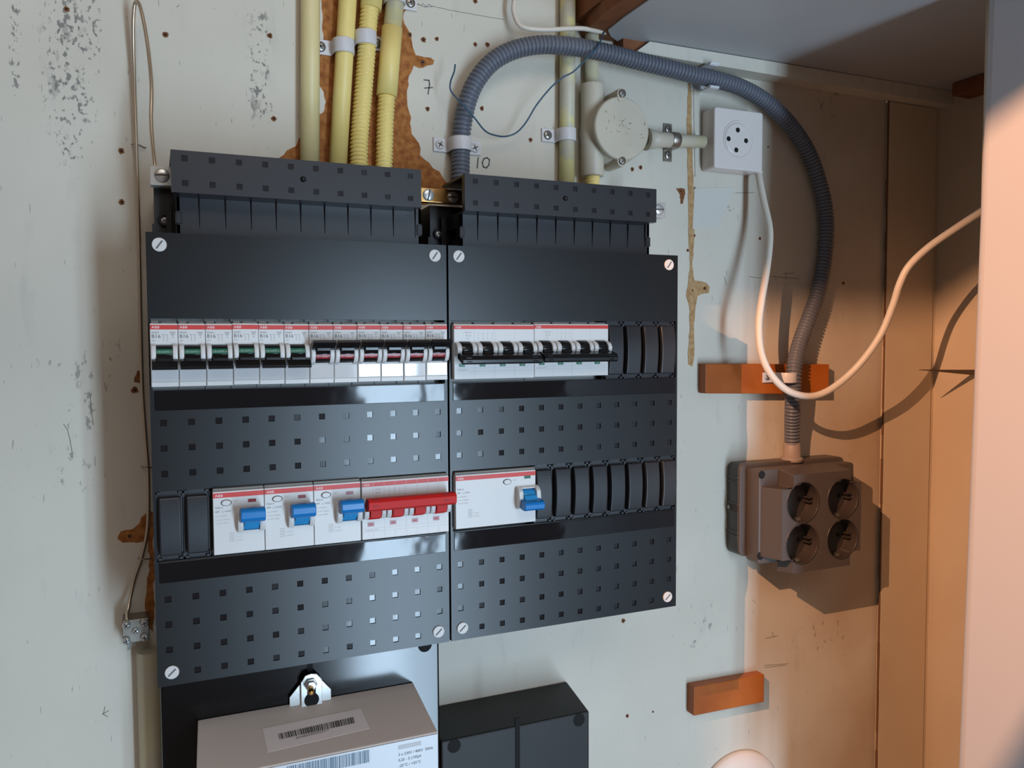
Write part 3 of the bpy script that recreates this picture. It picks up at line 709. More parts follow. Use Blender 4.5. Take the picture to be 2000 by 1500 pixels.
# ------------------------------------------------------------------ meter board, meter, black fuse box
bo = (100, 120, -300)
root = empty('meter_board', bo, 'large flat black mounting board under the left enclosure, behind the electricity meter', 'mounting board')
mb = MB(); xs0, xs1, zt, zb_, yf = -6.8, 211, -181, -560, 58
hole = W(830, 1262, yf); hx, hz, hr = hole.x, hole.z+1, 6
pts = [(xs0, zb_), (xs1, zb_), (xs1, zt), (xs0, zt)]
mb.prism(pts, yf, 119.8, 'y')
mb.build('board', mat('black_board_plastic', (12, 12, 14), .13, bump=.06, bscale=1200, bdist=.00008), root, bo, bevel=2)
MB().lathe((hx, yf+.3, hz), (0, -1, 0), [(0, hr), (.5, hr)], 28).build('mounting_hole', HOLE, root, bo)
g = MB().box(100.5, 105, yf-.3, yf+.5, -212, -181); g.build('groove', HOLE, root, bo)

mo = (102, 57, -235)
root = empty('electricity_meter', mo, 'grey electricity meter with barcode labels at the bottom, below the left enclosure', 'electricity meter')
def topz(y): return -231.4+(57-y)*(-15.2/62)
prof = [(57.5, -231.4), (-5, topz(-5)), (-5, -480), (57.5, -480)]
mb = MB()
mb.add([(18.8, 57.5, -231.4), (187.4, 57.5, -231.4), (188.4, -5, -246.4), (14.6, -5, -246.4), (18.8, 57.5, -480), (187.4, 57.5, -480), (188.4, -5, -480), (14.6, -5, -480)],
       [(0, 1, 2, 3), (4, 7, 6, 5), (0, 4, 5, 1), (3, 2, 6, 7), (0, 3, 7, 4), (1, 5, 6, 2)])
mb.build('case', METER, root, mo, bevel=.8)
mb = MB().box(15.4, 187.6, -6.2, -4.8, -480, -247.4); mb.build('face_plate', METERW, root, mo)
# sticker on the sloping top
def top_pt(u, v, lift=.15):       # u along X, v = depth from the front edge
    y = -5+v; return Vector((u, y, topz(y)+lift))
def onpix(px_, py_):
    d = FW + RT*((px_-1000)/F) - UP*((py_-750)/F)
    # plane through the top face
    n = Vector((0, 15.2, -62)).normalized(); p0 = Vector((100, 57, -231.4))
    # plane: z = -231.4-(57-y)*15.2/62
    n = Vector((0, -15.2/62, 1))
    t = (p0-CAM).dot(n)/d.dot(n); return CAM+d*t
q0, q1, q2, q3 = [onpix(*p) for p in ((513, 1424), (704, 1384), (722, 1423), (523, 1470))]
nrm = Vector((0, -15.2/62, 1)).normalized()
def quad(mb, a, b, c, d, lift, mi=0):
    mb.add([a+nrm*lift, b+nrm*lift, c+nrm*lift, d+nrm*lift], [(0, 1, 2, 3)], mi)
st = MB(); up = [q0, q1, q2, q3]
st.add([p+nrm*.25 for p in up]+[p-nrm*.1 for p in up], [(0, 1, 2, 3), (7, 6, 5, 4), (0, 4, 5, 1), (1, 5, 6, 2), (2, 6, 7, 3), (3, 7, 4, 0)])
st.build('sticker', STICK, root, mo)
ba, bb_, bc, bd = [onpix(*p) for p in ((543, 1434), (690, 1401), (693, 1413), (546, 1445))]
bar = MB(); t = 0; r2 = random.Random(3)
while t < 1:
    w = r2.choice((.005, .008, .013, .018)); t2 = min(1, t+w)
    quad(bar, ba.lerp(bb_, t), ba.lerp(bb_, t2), bd.lerp(bc, t2), bd.lerp(bc, t), .35); t = t2+r2.choice((.004, .007, .01))
ta, tb = onpix(578, 1444.5), onpix(651, 1426)
uu = (tb-ta)
def onface(v): # text drawn in unit coordinates: x along ta->tb, z upward on the slope
    e = Vector((0, 1, 15.2/62)).normalized()
    p = ta+uu*(v[0]/100)+e*v[2]+nrm*.35; return p
bar.text('E0048000004433317', 0, 0, 0, 2.5, 0, 100/(17*2.02), onface)
bar.build('barcode', INK, root, mo)
fl = MB(); t = 0; yq = -6.35
a, b = W(560, 1495, yq), W(722, 1464, yq); zt1 = W(722, 1464, yq).z
xa, xb = a.x, b.x
for x_ in [0]:
    t = 0
    while t < 1:
        w = r2.choice((.006, .009, .014)); t2 = min(1, t+w)
        fl.box(xa+(xb-xa)*t, xa+(xb-xa)*t2, yq, yq+.2, zt1-9.5, zt1); t = t2+r2.choice((.005, .008, .012))
fl.build('barcode', mat('blue_grey_print', (84, 112, 134), .6), root, mo)
tx = MB()
for s_, px_, py_ in (('3 x 230V / 400V  50Hz', 778, 1477), ('0,25 - 5 (100)A', 778, 1488), ('-25°C / +55°C', 779, 1499)):
    p = W(px_, py_, yq); tx.text(s_, p.x, yq, p.z, 2.1, 0, .98)
p = W(686, 1502, yq); tx.text('E0048000004433317', p.x-44, yq, p.z-.6, 2.3, 0)
tx.build('printed_text', INK, root, mo)
gs = MB(); p = W(778, 1462, yq); gs.box(p.x, p.x+18, yq, yq+.2, p.z-1, p.z+2.2); gs.build('faded_mark', mat('pale_grey', (196, 198, 202), .5), root, mo)
# bracket the meter hangs from
hk = (102.4, 57, -222)
br = MB(); y0 = 50
br.prism([(95, -234), (95, -213), (98, -208.5), (102.4, -207.5), (107, -208.5), (110.5, -213), (110.5, -234)], y0+1.2, y0+2.6, 'y')
br.prism([(86, -236), (86, -225), (93, -217), (95.5, -215), (95.5, -236)], y0+4.2, y0+5.4, 'y'); br.prism([(110, -236), (110, -214), (112, -216), (118.5, -224), (118.5, -236)], y0+4.2, y0+5.4, 'y')
br.box(94.6, 95.6, y0+1.2, y0+5.4, -236, -213); br.box(109.9, 110.9, y0+1.2, y0+5.4, -236, -213)
brk = br.build('hanging_bracket', STEEL, root, mo, bevel=.3)
MB().lathe((102.6, y0+1.3, -228.5), (0, -1, 0), [(0, 5.8), (.15, 5.8)], 28).box(99.3, 105.9, y0+1.0, y0+1.3, -226, -215).build('keyhole', HOLE, brk, mo)
bl = empty('hanging_bolt', (102.4, 52, -217), 'brass-tipped steel bolt through the keyhole of the meter bracket', 'bolt')
MB().lathe((102.4, 57.8, -216), (-.1, -1, -.12), [(0, 2.4), (16, 2.4), (18, 2.1), (19, 1.0)], 16).build('shank', BRASS, bl, (102.4, 52, -217))
MB().lathe((102.0, 50.6, -215.8), (0, -1, 0), [(0, 5.2), (1.2, 5.2), (1.21, 3.9), (4, 3.9)], 6).build('nut', STEEL, bl, (102.4, 52, -217), bevel=.4)

fo = (290, 120, -290)
root = empty('fuse_box', fo, 'plain black fuse box with a vertical groove beside the meter, below the right enclosure', 'fuse box')
fb = MB()
fb.add([(212, 119.8, -285), (364, 119.8, -285), (356, 59, -288.5), (212, 59, -288.5), (212, 119.8, -600), (364, 119.8, -600), (356, 59, -600), (212, 59, -600)],
       [(0, 1, 2, 3), (4, 7, 6, 5), (0, 4, 5, 1), (3, 2, 6, 7), (0, 3, 7, 4), (1, 5, 6, 2)])
fb.build('case', mat('dusty_black_plastic', (29, 27, 26), .5, var=.15, vscale=18, rgb2=(21, 20, 20), bump=.3, bscale=700, bdist=.0001), root, fo, bevel=1.5)
for px_, py_ in ((887, 1457), (1131, 1406)):
    p = W(px_, py_, 59); MB().lathe((p.x, 59.2, p.z), (0, -1, 0), [(0, 6), (.4, 6)], 28).build('screw_hole', HOLE, root, fo)
p = W(1010, 1402, 59); MB().box(p.x-2, p.x+2.4, 58.5, 60, -600, p.z).build('groove', HOLE, root, fo)

# ------------------------------------------------------------------ pipes
def vline(pts, Y): return [W(x, y, Y) for x, y in pts]
def ext(p, q, z):   # extend the line q->p up to height z
    t = (z-q.z)/(p.z-q.z); return q.lerp(p, t)
CORR = (3.35, [(0, .83), (.14, .96), (.36, 1.0), (.62, .97), (.78, .83)])
YP = 111.5
tops = 470
def straight(name, m, a, b, r, ztop, zbot, label, cat, ends=None):
    A, B = W(*a, YP if r > 7 else 112), W(*b, YP if r > 7 else 112)
    p0, p1 = ext(A, B, ztop), ext(B, A, zbot)
    o = MB().tube([p0, p1], r, 28).build(name, m, None, p1); return tag(o, label, cat, 'pipes coming down the wall')
BZ = 170
straight('electrical_pipe', YELOLD, (606, 0), (605, 300), 7.9, tops, BZ, 'smooth aged yellow pipe, leftmost of the four going into the left enclosure', 'pipe')
straight('electrical_pipe', YEL, (679, 0), (661, 300), 7.6, tops, BZ, 'smooth yellow pipe held by a white clamp, second of the four from the left', 'pipe')
A, B = W(729, 0, YP), W(702, 300, YP); m0 = A.lerp(B, .075)
o_ = ext(B, A, BZ); root = empty('corrugated_pipe', o_, 'ribbed yellow pipe held by a white clamp, third of the four from the left', 'pipe', 'pipes coming down the wall')
mid = [W(718, 60, YP), W(716, 100, YP), W(708, 200, YP), W(702, 270, YP), W(701, 320, YP)]
MB().tube(crom([W(723, 8, YP)]+mid+[ext(mid[-1], mid[-2], BZ)], 8), 7.9, 24, 0, CORR).build('ribbed_tube', YEL, root, o_)
MB().tube([ext(A, B, tops), W(724, 18, YP)], 9.1, 28).build('sleeve', YEL, root, o_)
o_ = W(751, 330, YP); root = empty('corrugated_pipe', o_, 'ribbed yellow pipe with a long smooth sleeve, rightmost of the four above the left enclosure', 'pipe', 'pipes coming down the wall')
pp = [W(755, 190, YP), W(752.5, 240, YP), W(751, 290, YP), W(750, 325, YP)]
MB().tube(crom([W(757, 165, YP)]+pp+[ext(pp[-1], pp[-2], BZ)], 8), 7.6, 24, 0, CORR).build('ribbed_tube', YEL, root, o_)
MB().tube([W(766, 55, YP), W(755, 188, YP)], 8.9, 28).build('sleeve', YEL, root, o_)
MB().tube([ext(W(772, 0, YP), W(766, 60, YP), tops), W(765.5, 62, YP)], 7.8, 28).build('upper_tube', YDIRTY, root, o_)
straight('electrical_pipe', CREAMY, (1109, 0), (1107, 350), 7.3, tops, 168, 'cream painted pipe with worn yellow spots behind the grey conduit, left of the junction box', 'pipe')
straight('electrical_pipe', CREAM, (1156, 0), (1156, 175), 6.6, tops, W(1156, 170, 110).z, 'cream painted pipe running down into the top of the round junction box', 'pipe')
A = W(292, 1270, 108); B = Vector((A.x, 108, -600))
tag(MB().tube([A, B], 9.5, 28).build('electrical_pipe', CREAM, None, B), 'thick cream pipe going down beside the black meter board at the lower left', 'pipe')

# junction box
jo = W(1216, 252, 100)
root = empty('junction_box', (jo.x, 120, jo.z), 'round cream painted junction box with two lug screws', 'junction box')
o = (jo.x, 120, jo.z)
c = W(1216, 250, 85); cx, cz = c.x, c.z
MB().lathe((cx+2, 119.8, cz), (0, -1, 0), [(0, 31), (16, 31), (31, 29), (31.5, 28.6)], 56).build('box', JBOX, root, o)
mb = MB().lathe((cx, 90.4, cz), (0, -1, 0), [(0, 29.6), (3.5, 29.6), (5, 28.6), (5.2, 28)], 56)
lid = mb.build('lid', JBOX, root, o)
for py_, s_ in ((184, 1), (313, -1)):
    p = W(1215, py_, 86)
    lg = MB().prism([(p.x-5, p.z-s_*6), (p.x+5, p.z-s_*6), (p.x+5, p.z+s_*1)]+[(p.x+5*math.cos(a*PI/6), p.z+s_*(1+5*math.sin(a*PI/6))) for a in range(1, 6)]+[(p.x-5, p.z+s_*1)], 86, 112, 'y')
    lg.build('lug', JBOX, root, o, bevel=.5)
    m2 = MB(); screw_head(m2, (p.x, 86, p.z+s_*.6), 3.9, 0, 1, 1.6, cross=False, ang=1.0); m2.build('lug_screw', [STEELD, SLOT], root, o)
a, b = W(1157, 165, 106), W(1157, 345, 106)
m2 = MB().tube([a, a.lerp(b, .02), b], 11, 28); m2.build('pipe_coupling', JBOX, root, o, bevel=.8)
m2 = MB().box(a.x+4, cx-6, 99, 119, cz-18, cz+18); m2.build('coupling_web', JBOX, root, o, bevel=2)
a, b = W(1262, 272, 108), W(1374, 277, 108)
MB().tube([a, b], 6.3, 24).build('outlet_pipe', CREAM, root, o)
MB().lathe(a, (b-a), [(0, 11), (14, 7.6), (38, 7.2), (38.1, 6)], 24).build('outlet_collar', JBOX, root, o)
rr_ = random.Random(11)
for k in range(26):
    ang, rad = rr_.uniform(0, 6.28), rr_.uniform(2, 26)
    x, z = cx+rad*math.cos(ang), cz+rad*math.sin(ang); l, w, th = rr_.uniform(.5, 1.8), rr_.uniform(.12, .35), rr_.uniform(0, 3.1)
    mb = MB() if k == 0 else mb
    ux, uz = math.cos(th), math.sin(th)
    mb.prism([(x-ux*l-uz*w, z-uz*l+ux*w), (x-ux*l+uz*w, z-uz*l-ux*w), (x+ux*l+uz*w, z+uz*l-ux*w), (x+ux*l-uz*w, z+uz*l+ux*w)], 85.13, 85.6, 'y')
mb.build('paint_chip', SCUFF, lid, o)
a, b = W(1157, 344, 106), W(1157, 372, 106)
tag(MB().tube([a, Vector((a.x, 106, 168))], 7.2, 24, 0, CORR).build('corrugated_pipe', YEL, None, a), 'short ribbed yellow pipe end between the junction box and the right top cap', 'pipe')

# ------------------------------------------------------------------ clamps
def clamp(c, r, axis_z, w, ears, label, m=CLAMPW, sm=STEELD, hw=6, earw=None):
    """saddle clamp: c = pipe centre, r = pipe radius; axis_z True for vertical pipes; ears = list of (offset from centre) for each flange, mm"""
    root = empty('pipe_clamp', (c.x, 120, c.z), label, 'pipe clamp', 'saddle clamps on the wall')
    o = (c.x, 120, c.z); n = 14; t = 1.3
    out = [(-(r+t)*math.cos(PI*k/n), -(r+t)*math.sin(PI*k/n)) for k in range(n+1)]; inn = [(-(r+.1)*math.cos(PI*k/n), -(r+.1)*math.sin(PI*k/n)) for k in range(n+1)]
    mb = MB(); yb = 119.7
    poly = [(out[0][0], yb-c.y)]+out+[(out[-1][0], yb-c.y), (inn[-1][0], yb-c.y)]+inn[::-1]+[(inn[0][0], yb-c.y)]
    if axis_z: mb.prism([(c.x+a, c.y+b) for a, b in poly], c.z-hw, c.z+hw, 'z', 0, True)
    else: mb.prism([(c.y+b, c.z+a) for a, b in poly], c.x-hw, c.x+hw, 'x', 0, True)
    strap = None
    for e in ears:
        a0, a1 = (r, e) if e > 0 else (e, -r)
        if axis_z: mb.box(c.x+a0, c.x+a1, yb-1.6, yb, c.z-hw-.2, c.z+hw+.2)
        else: mb.box(c.x-hw-.2, c.x+hw+.2, yb-1.6, yb, c.z+a0, c.z+a1)
    mb.build('strap', m, root, o, bevel=.4)
    for e in ears:
        s_ = e-6*(1 if e > 0 else -1)
        p = (c.x+s_, yb-1.6, c.z) if axis_z else (c.x, yb-1.6, c.z+s_)
        m2 = MB(); screw_head(m2, p, 4.3, 0, 1, 1.6, ang=rnd.uniform(0, 1.5)); m2.build('clamp_screw', [sm, SLOT], root, o)
    return root
YW = YP
clamp(W(671, 92, YW), 7.9, True, 6, [-24], 'white clamp on the second yellow pipe with its screw at the left')
clamp(W(714, 76, YW), 8.1, True, 6, [17], 'white clamp on the ribbed yellow pipe, no screw visible')
clamp(W(771, -6, YW), 8.1, True, 6, [22], 'white clamp at the top edge with a screw beside the fourth yellow pipe')
clamp(W(900, 282, 110), 8.6, True, 6, [-23, 22.5], 'white clamp with two bright screws on the grey conduit above the brass bar', sm=SCREWW)
clamp(W(1107, 264, YW), 7.6, True, 5.4, [-23, 11], 'white clamp on the worn cream pipe left of the junction box')
clamp(W(1316, 274, 108), 6.8, False, 5, [19, -19], 'small metal clamp on the short pipe between junction box and white socket', m=STEELD, hw=4.6)

# ------------------------------------------------------------------ grey conduit
cp = [(898, 385, 104), (899, 350, 106), (900, 300, 110), (901, 270, 110), (905, 235, 108), (914, 195, 106), (931, 157, 104), (960, 122, 102), (1000, 99, 100), (1050, 88, 97), (1100, 89, 95), (1150, 96, 95),
      (1200, 107, 96), (1250, 120, 97), (1300, 132, 97), (1350, 145, 97), (1400, 156, 98), (1450, 172, 100), (1500, 202, 103), (1548, 250, 106), (1582, 305, 108), (1604, 370, 109), (1614, 430, 110), (1611, 500, 110),
      (1598, 570, 109), (1580, 620, 107), (1562, 670, 104), (1552, 712, 98), (1550, 742, 96), (1548, 790, 98), (1547, 830, 103), (1547, 876, 106)]
path = crom([W(*q) for q in cp], 12)
o_ = path[0]
root = empty('conduit', o_, 'long grey ribbed conduit arching from the enclosures to the four-way socket', 'conduit')
MB().tube(path, 8.4, 24, 0, (3.85, [(0, .80), (.1, .98), (.36, 1.0), (.66, .98), (.78, .80)])).build('ribbed_tube', GREYC, root, o_)
a, b = W(1547, 866, 106), W(1547, 902, 106)
MB().lathe(a, (0, 0, -1), [(-1, 8.7), (0, 9.1), (15, 9.3), (15.1, 11.5), (20, 12)], 28).build('end_fitting', mat('beige_fitting', (150, 134, 124), .5), root, o_)

# open clip round the conduit
p = W(1385, 152, 98)
root = empty('conduit_clip', (p.x, 120, p.z), 'open white plastic spring clip holding the grey conduit near the ceiling batten', 'conduit clip')
o = (p.x, 120, p.z)
def arm(sg):
    mb = MB(); pr = [(119.5, sg*2.5), (112, sg*8.5), (104, sg*11.2), (96, sg*11.0), (90.5, sg*9.4), (88.5, sg*10.4), (88.2, sg*12.2), (90, sg*12.8), (96, sg*12.7), (104, sg*12.8), (112, sg*10.6), (119.5, sg*5)]
    mb.prism([(y, p.z+z) for y, z in pr], p.x-5.5, p.x+5.5, 'x', 0, False); return mb
arm(1).build('arm', CLEAR, root, o, bevel=.3); arm(-1).build('arm', CLEAR, root, o, bevel=.3)
MB().box(p.x-8, p.x+8, 116.5, 119.8, p.z-7, p.z+7).build('foot', CLEAR, root, o, bevel=.5)

# ------------------------------------------------------------------ wooden battens
def plank(name, x0, x1, zl0, zl1, zr0, zr1, y, label):
    mb = MB().prism([(x0, zl0), (x1, zr0), (x1, zr1), (x0, zl1)], y, 119.8, 'y')
    return tag(mb.build(name, WOOD, None, ((x0+x1)/2, 119.8, zl0), bevel=.8), label, 'wooden batten', 'varnished wooden battens')
plank('wooden_batten', 520.3, 689, -1.8, 29.2, -7.4, 26, 108, 'long orange-brown wooden batten behind the grey conduit')
plank('wooden_batten', 508.5, 602, -343, -311.7, -345, -313.8, 108, 'short orange-brown wooden batten low on the wall below the four-way socket')
p = W(1548, 738, 88); cc = Vector((p.x, 96, p.z))
root = empty('pipe_clamp', (cc.x, 108, cc.z), 'white clamp fixing the grey conduit to the long wooden batten', 'pipe clamp', 'saddle clamps on the wall')
o = (cc.x, 108, cc.z); n = 14; r = 8.8
out = [(-(r+1.3)*math.cos(PI*k/n), -(r+1.3)*math.sin(PI*k/n)) for k in range(n+1)]; inn = [(-r*math.cos(PI*k/n), -r*math.sin(PI*k/n)) for k in range(n+1)]
mb = MB(); mb.prism([(cc.x+a, cc.y+b) for a, b in [(out[0][0], 11.6)]+out+[(out[-1][0], 11.6), (inn[-1][0], 11.6)]+inn[::-1]+[(inn[0][0], 11.6)]], cc.z-5.5, cc.z+5.5, 'z', 0, True)
mb.box(cc.x-24, cc.x-r, 106.2, 107.8, cc.z-5.5, cc.z+5.5); mb.box(cc.x+r, cc.x+19, 106.2, 107.8, cc.z-6.5, cc.z+5.5)
mb.build('strap', CLAMPW, root, o, bevel=.4)
m2 = MB(); screw_head(m2, (cc.x+15, 106.2, cc.z), 3, 0, 1, 1.2); m2.build('clamp_screw', [STEELD, SLOT], root, o)
m2 = MB(); screw_head(m2, (cc.x-18, 106.2, cc.z), 3, 0, 1, 1.2); m2.build('clamp_screw', [STEELD, SLOT], root, o)

# ------------------------------------------------------------------ cables and wires
q = [(1481, 334, 104), (1484, 355, 100), (1492, 395, 94), (1502, 440, 86), (1503, 475, 82), (1497, 530, 78), (1487, 590, 74), (1482, 640, 70), (1487, 690, 66), (1505, 730, 62), (1537, 762, 60), (1577, 774, 58), (1612, 766, 54),
     (1652, 738, 48), (1690, 698, 38), (1722, 650, 30), (1744, 596, 22), (1757, 555, 16), (1775, 520, 10), (1812, 484, 0), (1860, 450, -14), (1915, 414, -30), (1990, 366, -50), (2080, 310, -70)]
pth = crom([W(*k) for k in q], 8)
tag(MB().tube(pth, 3.6, 14).build('white_cable', CABLE, None, pth[0]), 'white cable hanging from the small white socket and running off behind the door post', 'cable')
q = [(1008, -60, 112), (1008, -20, 108), (1004, 5, 106), (1004, 25, 105), (1014, 48, 102), (1034, 56, 99), (1070, 58, 98), (1110, 56, 98), (1140, 56, 98), (1172, 62, 100), (1190, 64, 112)]
pth = crom([W(*k) for k in q], 8)
tag(MB().tube(pth, 2.2, 12).build('white_cable', CABLE, None, pth[-1]), 'thin white cable curving over the cream pipes at the top of the wall', 'cable')
q = [(889, 126, 100), (887, 140, 98), (880, 160, 96), (881, 178, 95), (900, 200, 92), (925, 228, 92), (948, 256, 98), (970, 265, 104), (990, 266, 106), (1010, 258, 104), (1028, 238, 100), (1048, 205, 97), (1075, 172, 95), (1098, 152, 92), (1120, 140, 88), (1142, 118, 84), (1160, 100, 84), (1172, 82, 88), (1180, 62, 100)]
pth = crom([W(*k) for k in q], 8)
tag(MB().tube(pth, .75, 8).build('blue_wire', BLUEW, None, pth[0]), 'thin loose blue wire looping over the grey conduit', 'wire')
q = [(249, 1212, 100), (250, 1190, 108), (262, 1133, 115), (276, 1090, 116), (287, 1040, 116), (290, 990, 116), (289, 920, 116), (284, 850, 116), (278, 760, 116), (275, 650, 116), (273, 550, 116), (271, 450, 116), (268, 350, 115), (265, 250, 114), (262, 150, 112), (260, 60, 106), (262, 15, 100), (267, 3, 97),
     (274, 14, 94), (283, 55, 90), (291, 110, 84), (296, 170, 76), (295, 230, 70), (298, 280, 64), (302, 320, 58), (303, 345, 56)]
pth = crom([W(*k) for k in q], 8)
root = empty('bare_wire', pth[0], 'bare metal earth wire running up the wall left of the enclosures and looping back down', 'wire')
MB().tube(pth, 1.45, 10).build('strand', mat('tinned_copper', (205, 190, 168), .28, metal=.9), root, pth[0])
for px_, py_ in ((268, 283), (287, 912), (281, 1091)):
    p = W(px_, py_, 116); a = MB().tube([p+Vector((-4, 2, .5)), p+Vector((-2, -1.5, 0)), p+Vector((1, -2, 0)), p+Vector((4, 1, -1)), p+Vector((6, 3, -1))], .55, 8)
    a.build('wire_staple', STEELD, root, pth[0])

# four-screw earth block
p = W(265, 1233, 100)
root = empty('earth_block', (p.x, 120, p.z), 'square metal earth block with five screws at the lower end of the bare wire', 'earth terminal block')
o = (p.x, 120, p.z)
MB().prism(rrect(p.x-9.5, p.x+9.5, p.z-9, p.z+9, 1), 101, 119.8, 'y').build('block', STEELD, root, o, bevel=.5)
for dx, dz, r in ((-6.3, 5.6, 3.2), (6.3, 5.6, 3.2), (-6.6, -6.6, 3.3), (6.3, -5.6, 3.2), (0, 0, 2.8)):
    m2 = MB(); screw_head(m2, (p.x+dx, 101, p.z+dz), r, 0, 1, 3 if r > 3 else 1.4, ang=rnd.uniform(0, 1)); m2.build('terminal_screw', [STEEL, SLOT], root, o)
MB().tube([Vector((p.x-5.6, 104, p.z-4)), Vector((p.x-5.4, 104, p.z-15))], 1.2, 10).build('wire_end', STEEL, root, o)

# ------------------------------------------------------------------ small white wall socket with four round holes
o = (552, 120, 257)
root = empty('telephone_socket', o, 'square white surface socket with four round pin holes on a disc', 'wall socket')
fz0, fz1, fx0, fx1 = 229.6, 289.4, 522.5, 583
mb = MB().prism(rrect(fx0-.6, fx1+.6, fz0-.8, fz1+.8, 3, 5), 98, 119.8, 'y', 0, True)
mb.build('housing', SOCKW, root, o, bevel=1.6, seg=3)
c = W(1443, 272, 97)
mb = MB().lathe((c.x, 98.2, c.z), (0, -1, 0), [(0, 19.2), (.8, 19.0), (.81, 18.0), (-.8, 17.6), (-.81, 17)], 48, 0)
mb.lathe((c.x, 98.1, c.z), (0, -1, 0), [(0, 17.2), (.7, 16.8), (1.1, 15.5)], 48, 0)
disc = mb.build('socket_disc', SOCKW, root, o)
for px_, py_ in ((1441, 254), (1438, 293), (1423, 271), (1457, 275)):
    p = W(px_, py_, 97); d = MB().lathe((p.x, 97.2, p.z), (0, -1, 0), [(0, 2.5), (.45, 2.5)], 20); d.build('pin_hole', HOLE, disc, o)
MB().lathe((W(1481, 338, 104).x, 104, fz0+1), (0, 0, -1), [(0, 5), (2.5, 4.6)], 20).build('cable_gland', SOCKW, root, o)
# clear adhesive plate under it
pts = [(q_.x, q_.z) for q_ in (W(1356, 368, WY), W(1432, 366, WY), W(1424, 395, WY), W(1402, 445, WY), W(1352, 447, WY))]
tag(MB().prism(pts, WY-.6, WY-.05, 'y').build('tape_piece', mat('pale_glossy_tape', (204, 203, 195), .25), None, (530, 119.8, 190)), 'pale glossy adhesive patch on the wall under the small white socket', 'tape')

# ------------------------------------------------------------------ grey four-way socket
o = (630, 120, -135)
root = empty('four_way_socket', o, 'dark grey-brown surface box with four round earthed sockets at the end of the conduit', 'socket box')
mb = MB()
mb.prism(rrect(558.5, 703, -176, -77.5, 7, 5), 98, 119.8, 'y', 0, True)
for z in (-92, -97, -150, -155): mb.box(557.4, 560, 99, 119, z-1.0, z+1.0)
mb.box(557.6, 559, 97.7, 119, -131, -119, 0)
back = mb.build('back_box', SOCKG, root, o, bevel=1)
m2 = MB().box(557.3, 557.9, 99, 117, -129, -121.5, 0); m2.build('side_slot', mat('brown_slot', (74, 50, 40), .5), back, o)
m2 = MB(); m2.lathe((557.4, 114, -125), (-1, 0, 0), [(0, 2.6), (1.4, 2.2), (1.8, .5)], 16, 0); m2.build('side_screw', STEELD, back, o)
mb = MB()
mb.prism(rrect(566.5, 697, -180, -81, 4, 4), 78, 98, 'y', 0, True)
def plus(e, y):
    x0, x1, xi0, xi1 = 577.6-e*.5, 685+e*.5, 592.5, 670.5
    z0, z1, zi0, zi1 = -187-e*.2, -84.6+e*.2, -172.2, -98.6
    return [(x0, zi0), (xi0, zi0), (xi0, z0), (xi1, z0), (xi1, zi0), (x1, zi0), (x1, zi1), (xi1, zi1), (xi1, z1), (xi0, z1), (xi0, zi1), (x0, zi1)]
# front made as a plate with four round wells
cs = [(604.6, -114), (659, -114.2), (604.2, -156.8), (659, -157.2)]
rw = 20.6
pl_ = plus(0, 56); pb2 = plus(18, 80)
k = len(mb.v)
front = [(a, 56, b) for a, b in pl_]; backp = [(a, 79, b) for a, b in pb2]
n = 12
mb.add(front+backp, [[i, (i+1) % n, n+(i+1) % n, n+i] for i in range(n)], 0)
cover = mb.build('cover', SOCKG, root, o, bevel=1.2, seg=3)
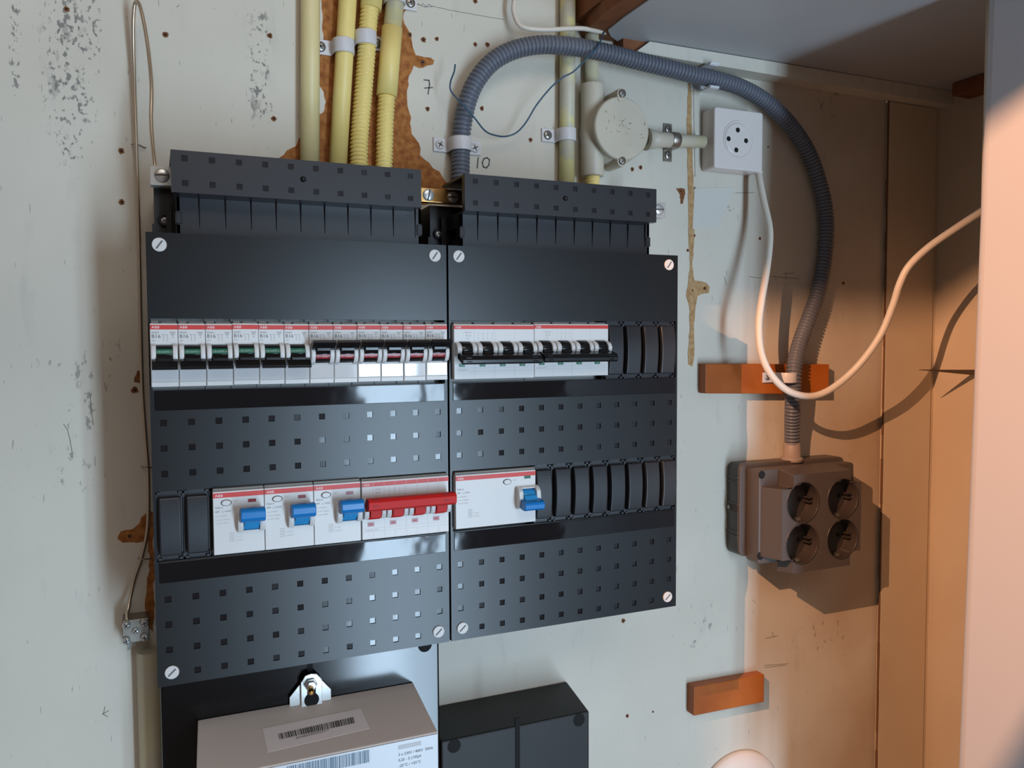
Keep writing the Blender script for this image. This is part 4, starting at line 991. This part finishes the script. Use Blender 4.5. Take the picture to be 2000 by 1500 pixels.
# the front face with holes, filled with bmesh
bm = bmesh.new(); S_ = S; oo = Vector(o)
vs = [bm.verts.new((Vector((a, 56, b))-oo)*S) for a, b in pl_]; es = [bm.edges.new((vs[i], vs[(i+1) % n])) for i in range(n)]
for cx_, cz_ in cs:
    ring = [bm.verts.new((Vector((cx_+rw*math.cos(2*PI*t/40), 56, cz_+rw*math.sin(2*PI*t/40)))-oo)*S) for t in range(40)]
    es += [bm.edges.new((ring[i], ring[(i+1) % 40])) for i in range(40)]
bmesh.ops.triangle_fill(bm, use_beauty=True, use_dissolve=False, edges=es)
me = bpy.data.meshes.new('front_plate'); bm.to_mesh(me); bm.free(); me.materials.append(SOCKG)
fp = bpy.data.objects.new('front_plate', me); C.objects.link(fp); fp.parent = root
WELL = mat('socket_well', (62, 54, 50), .42)
for cx_, cz_ in cs:
    mb = MB(); mb.lathe((cx_, 55.2, cz_), (0, 1, 0), [(1.5, rw+1.1), (0, rw+1.0), (-.1+.1, rw+.2), (.8, rw), (17, rw-1.2)], 40, 0, True, False); mb.lathe((cx_, 71.6, cz_), (0, 1, 0), [(0, rw-1), (1, rw-1)], 40, 0, False, True)
    for dx in (-9.5, 9.5): mb.lathe((cx_+dx, 71.7, cz_), (0, -1, 0), [(0, 2.6), (.3, 2.5)], 16, 1)
    mb.box(cx_+rw-6.5, cx_+rw-1.5, 62, 72, cz_-2.6, cz_-1.4); mb.box(cx_-rw+1.5, cx_-rw+6.5, 62, 72, cz_-2.6, cz_-1.4); mb.box(cx_+rw-6.5, cx_+rw-1.5, 62, 72, cz_+2, cz_+3.2)
    w_ = mb.build('socket_well', [WELL, HOLE], root, o)
    for s_ in (1, -1):
        m2 = MB().prism([(60, cz_+s_*(rw-.8)), (62, cz_+s_*(rw-4)), (70, cz_+s_*(rw-3)), (72, cz_+s_*(rw-.8))], cx_-2.6, cx_+2.6, 'x')
        m2.build('earth_clip', STEELD, w_, o, bevel=.3)
for px_, py_ in ((1488, 927.5), (1485, 1086)):
    p = W(px_, py_, 77.8); MB().lathe((p.x, 78.1, p.z), (0, -1, 0), [(0, 4.2), (.3, 4.2)], 20).build('screw_hole', HOLE, root, o)

# ------------------------------------------------------------------ round white cap at the bottom
o = (576, 120, -457)
root = MB().lathe(o, (0, -1, 0), [(.2, 57), (3, 57), (6, 55), (9, 48), (11, 34), (12, 12), (12.1, 2)], 56).build('round_cover', mat('white_cover_plastic', (224, 214, 206), .3), None, o)
tag(root, 'round white cover at the bottom edge below the short wooden batten', 'cover')

# ------------------------------------------------------------------ the lamp that throws the warm light (unseen, left of the camera), in an added beam mask
root = empty('masked_warm_lamp', LAMP, 'unseen warm lamp left of the camera, in an added box that masks its beam', 'lamp')
d = 30; lx, ly, lz = LAMP; dw = WY-ly
ax0, ax1 = lx+(562-lx)*d/dw, lx+125; az1, az0 = lz+(84-lz)*d/dw, lz+(-1000-lz)*d/dw
BX = [lx-60, lx+140, ly-60, ly+d, lz-110, lz+60]
mb = MB(); t = 2
mb.box(BX[0], BX[1], BX[2]-t, BX[2], BX[4], BX[5]); mb.box(BX[0]-t, BX[0], BX[2], BX[3], BX[4], BX[5]); mb.box(BX[1], BX[1]+t, BX[2], BX[3], BX[4], BX[5])
mb.box(BX[0], BX[1], BX[2], BX[3], BX[5], BX[5]+t); mb.box(BX[0], BX[1], BX[2], BX[3], BX[4]-t, BX[4])
mb.box(BX[0], ax0, BX[3], BX[3]+.5, BX[4], BX[5]); mb.box(ax1, BX[1], BX[3], BX[3]+.5, BX[4], BX[5])
mb.box(ax0, ax1, BX[3], BX[3]+.5, az1, BX[5]); mb.box(ax0, ax1, BX[3], BX[3]+.5, BX[4], az0)
mb.build('housing', mat('black_beam_mask', (6, 6, 6), .9), root, LAMP)  # added box; its opening trims the warm beam to the lit area
plo.parent = root; plo.location = (0, 0, 0)
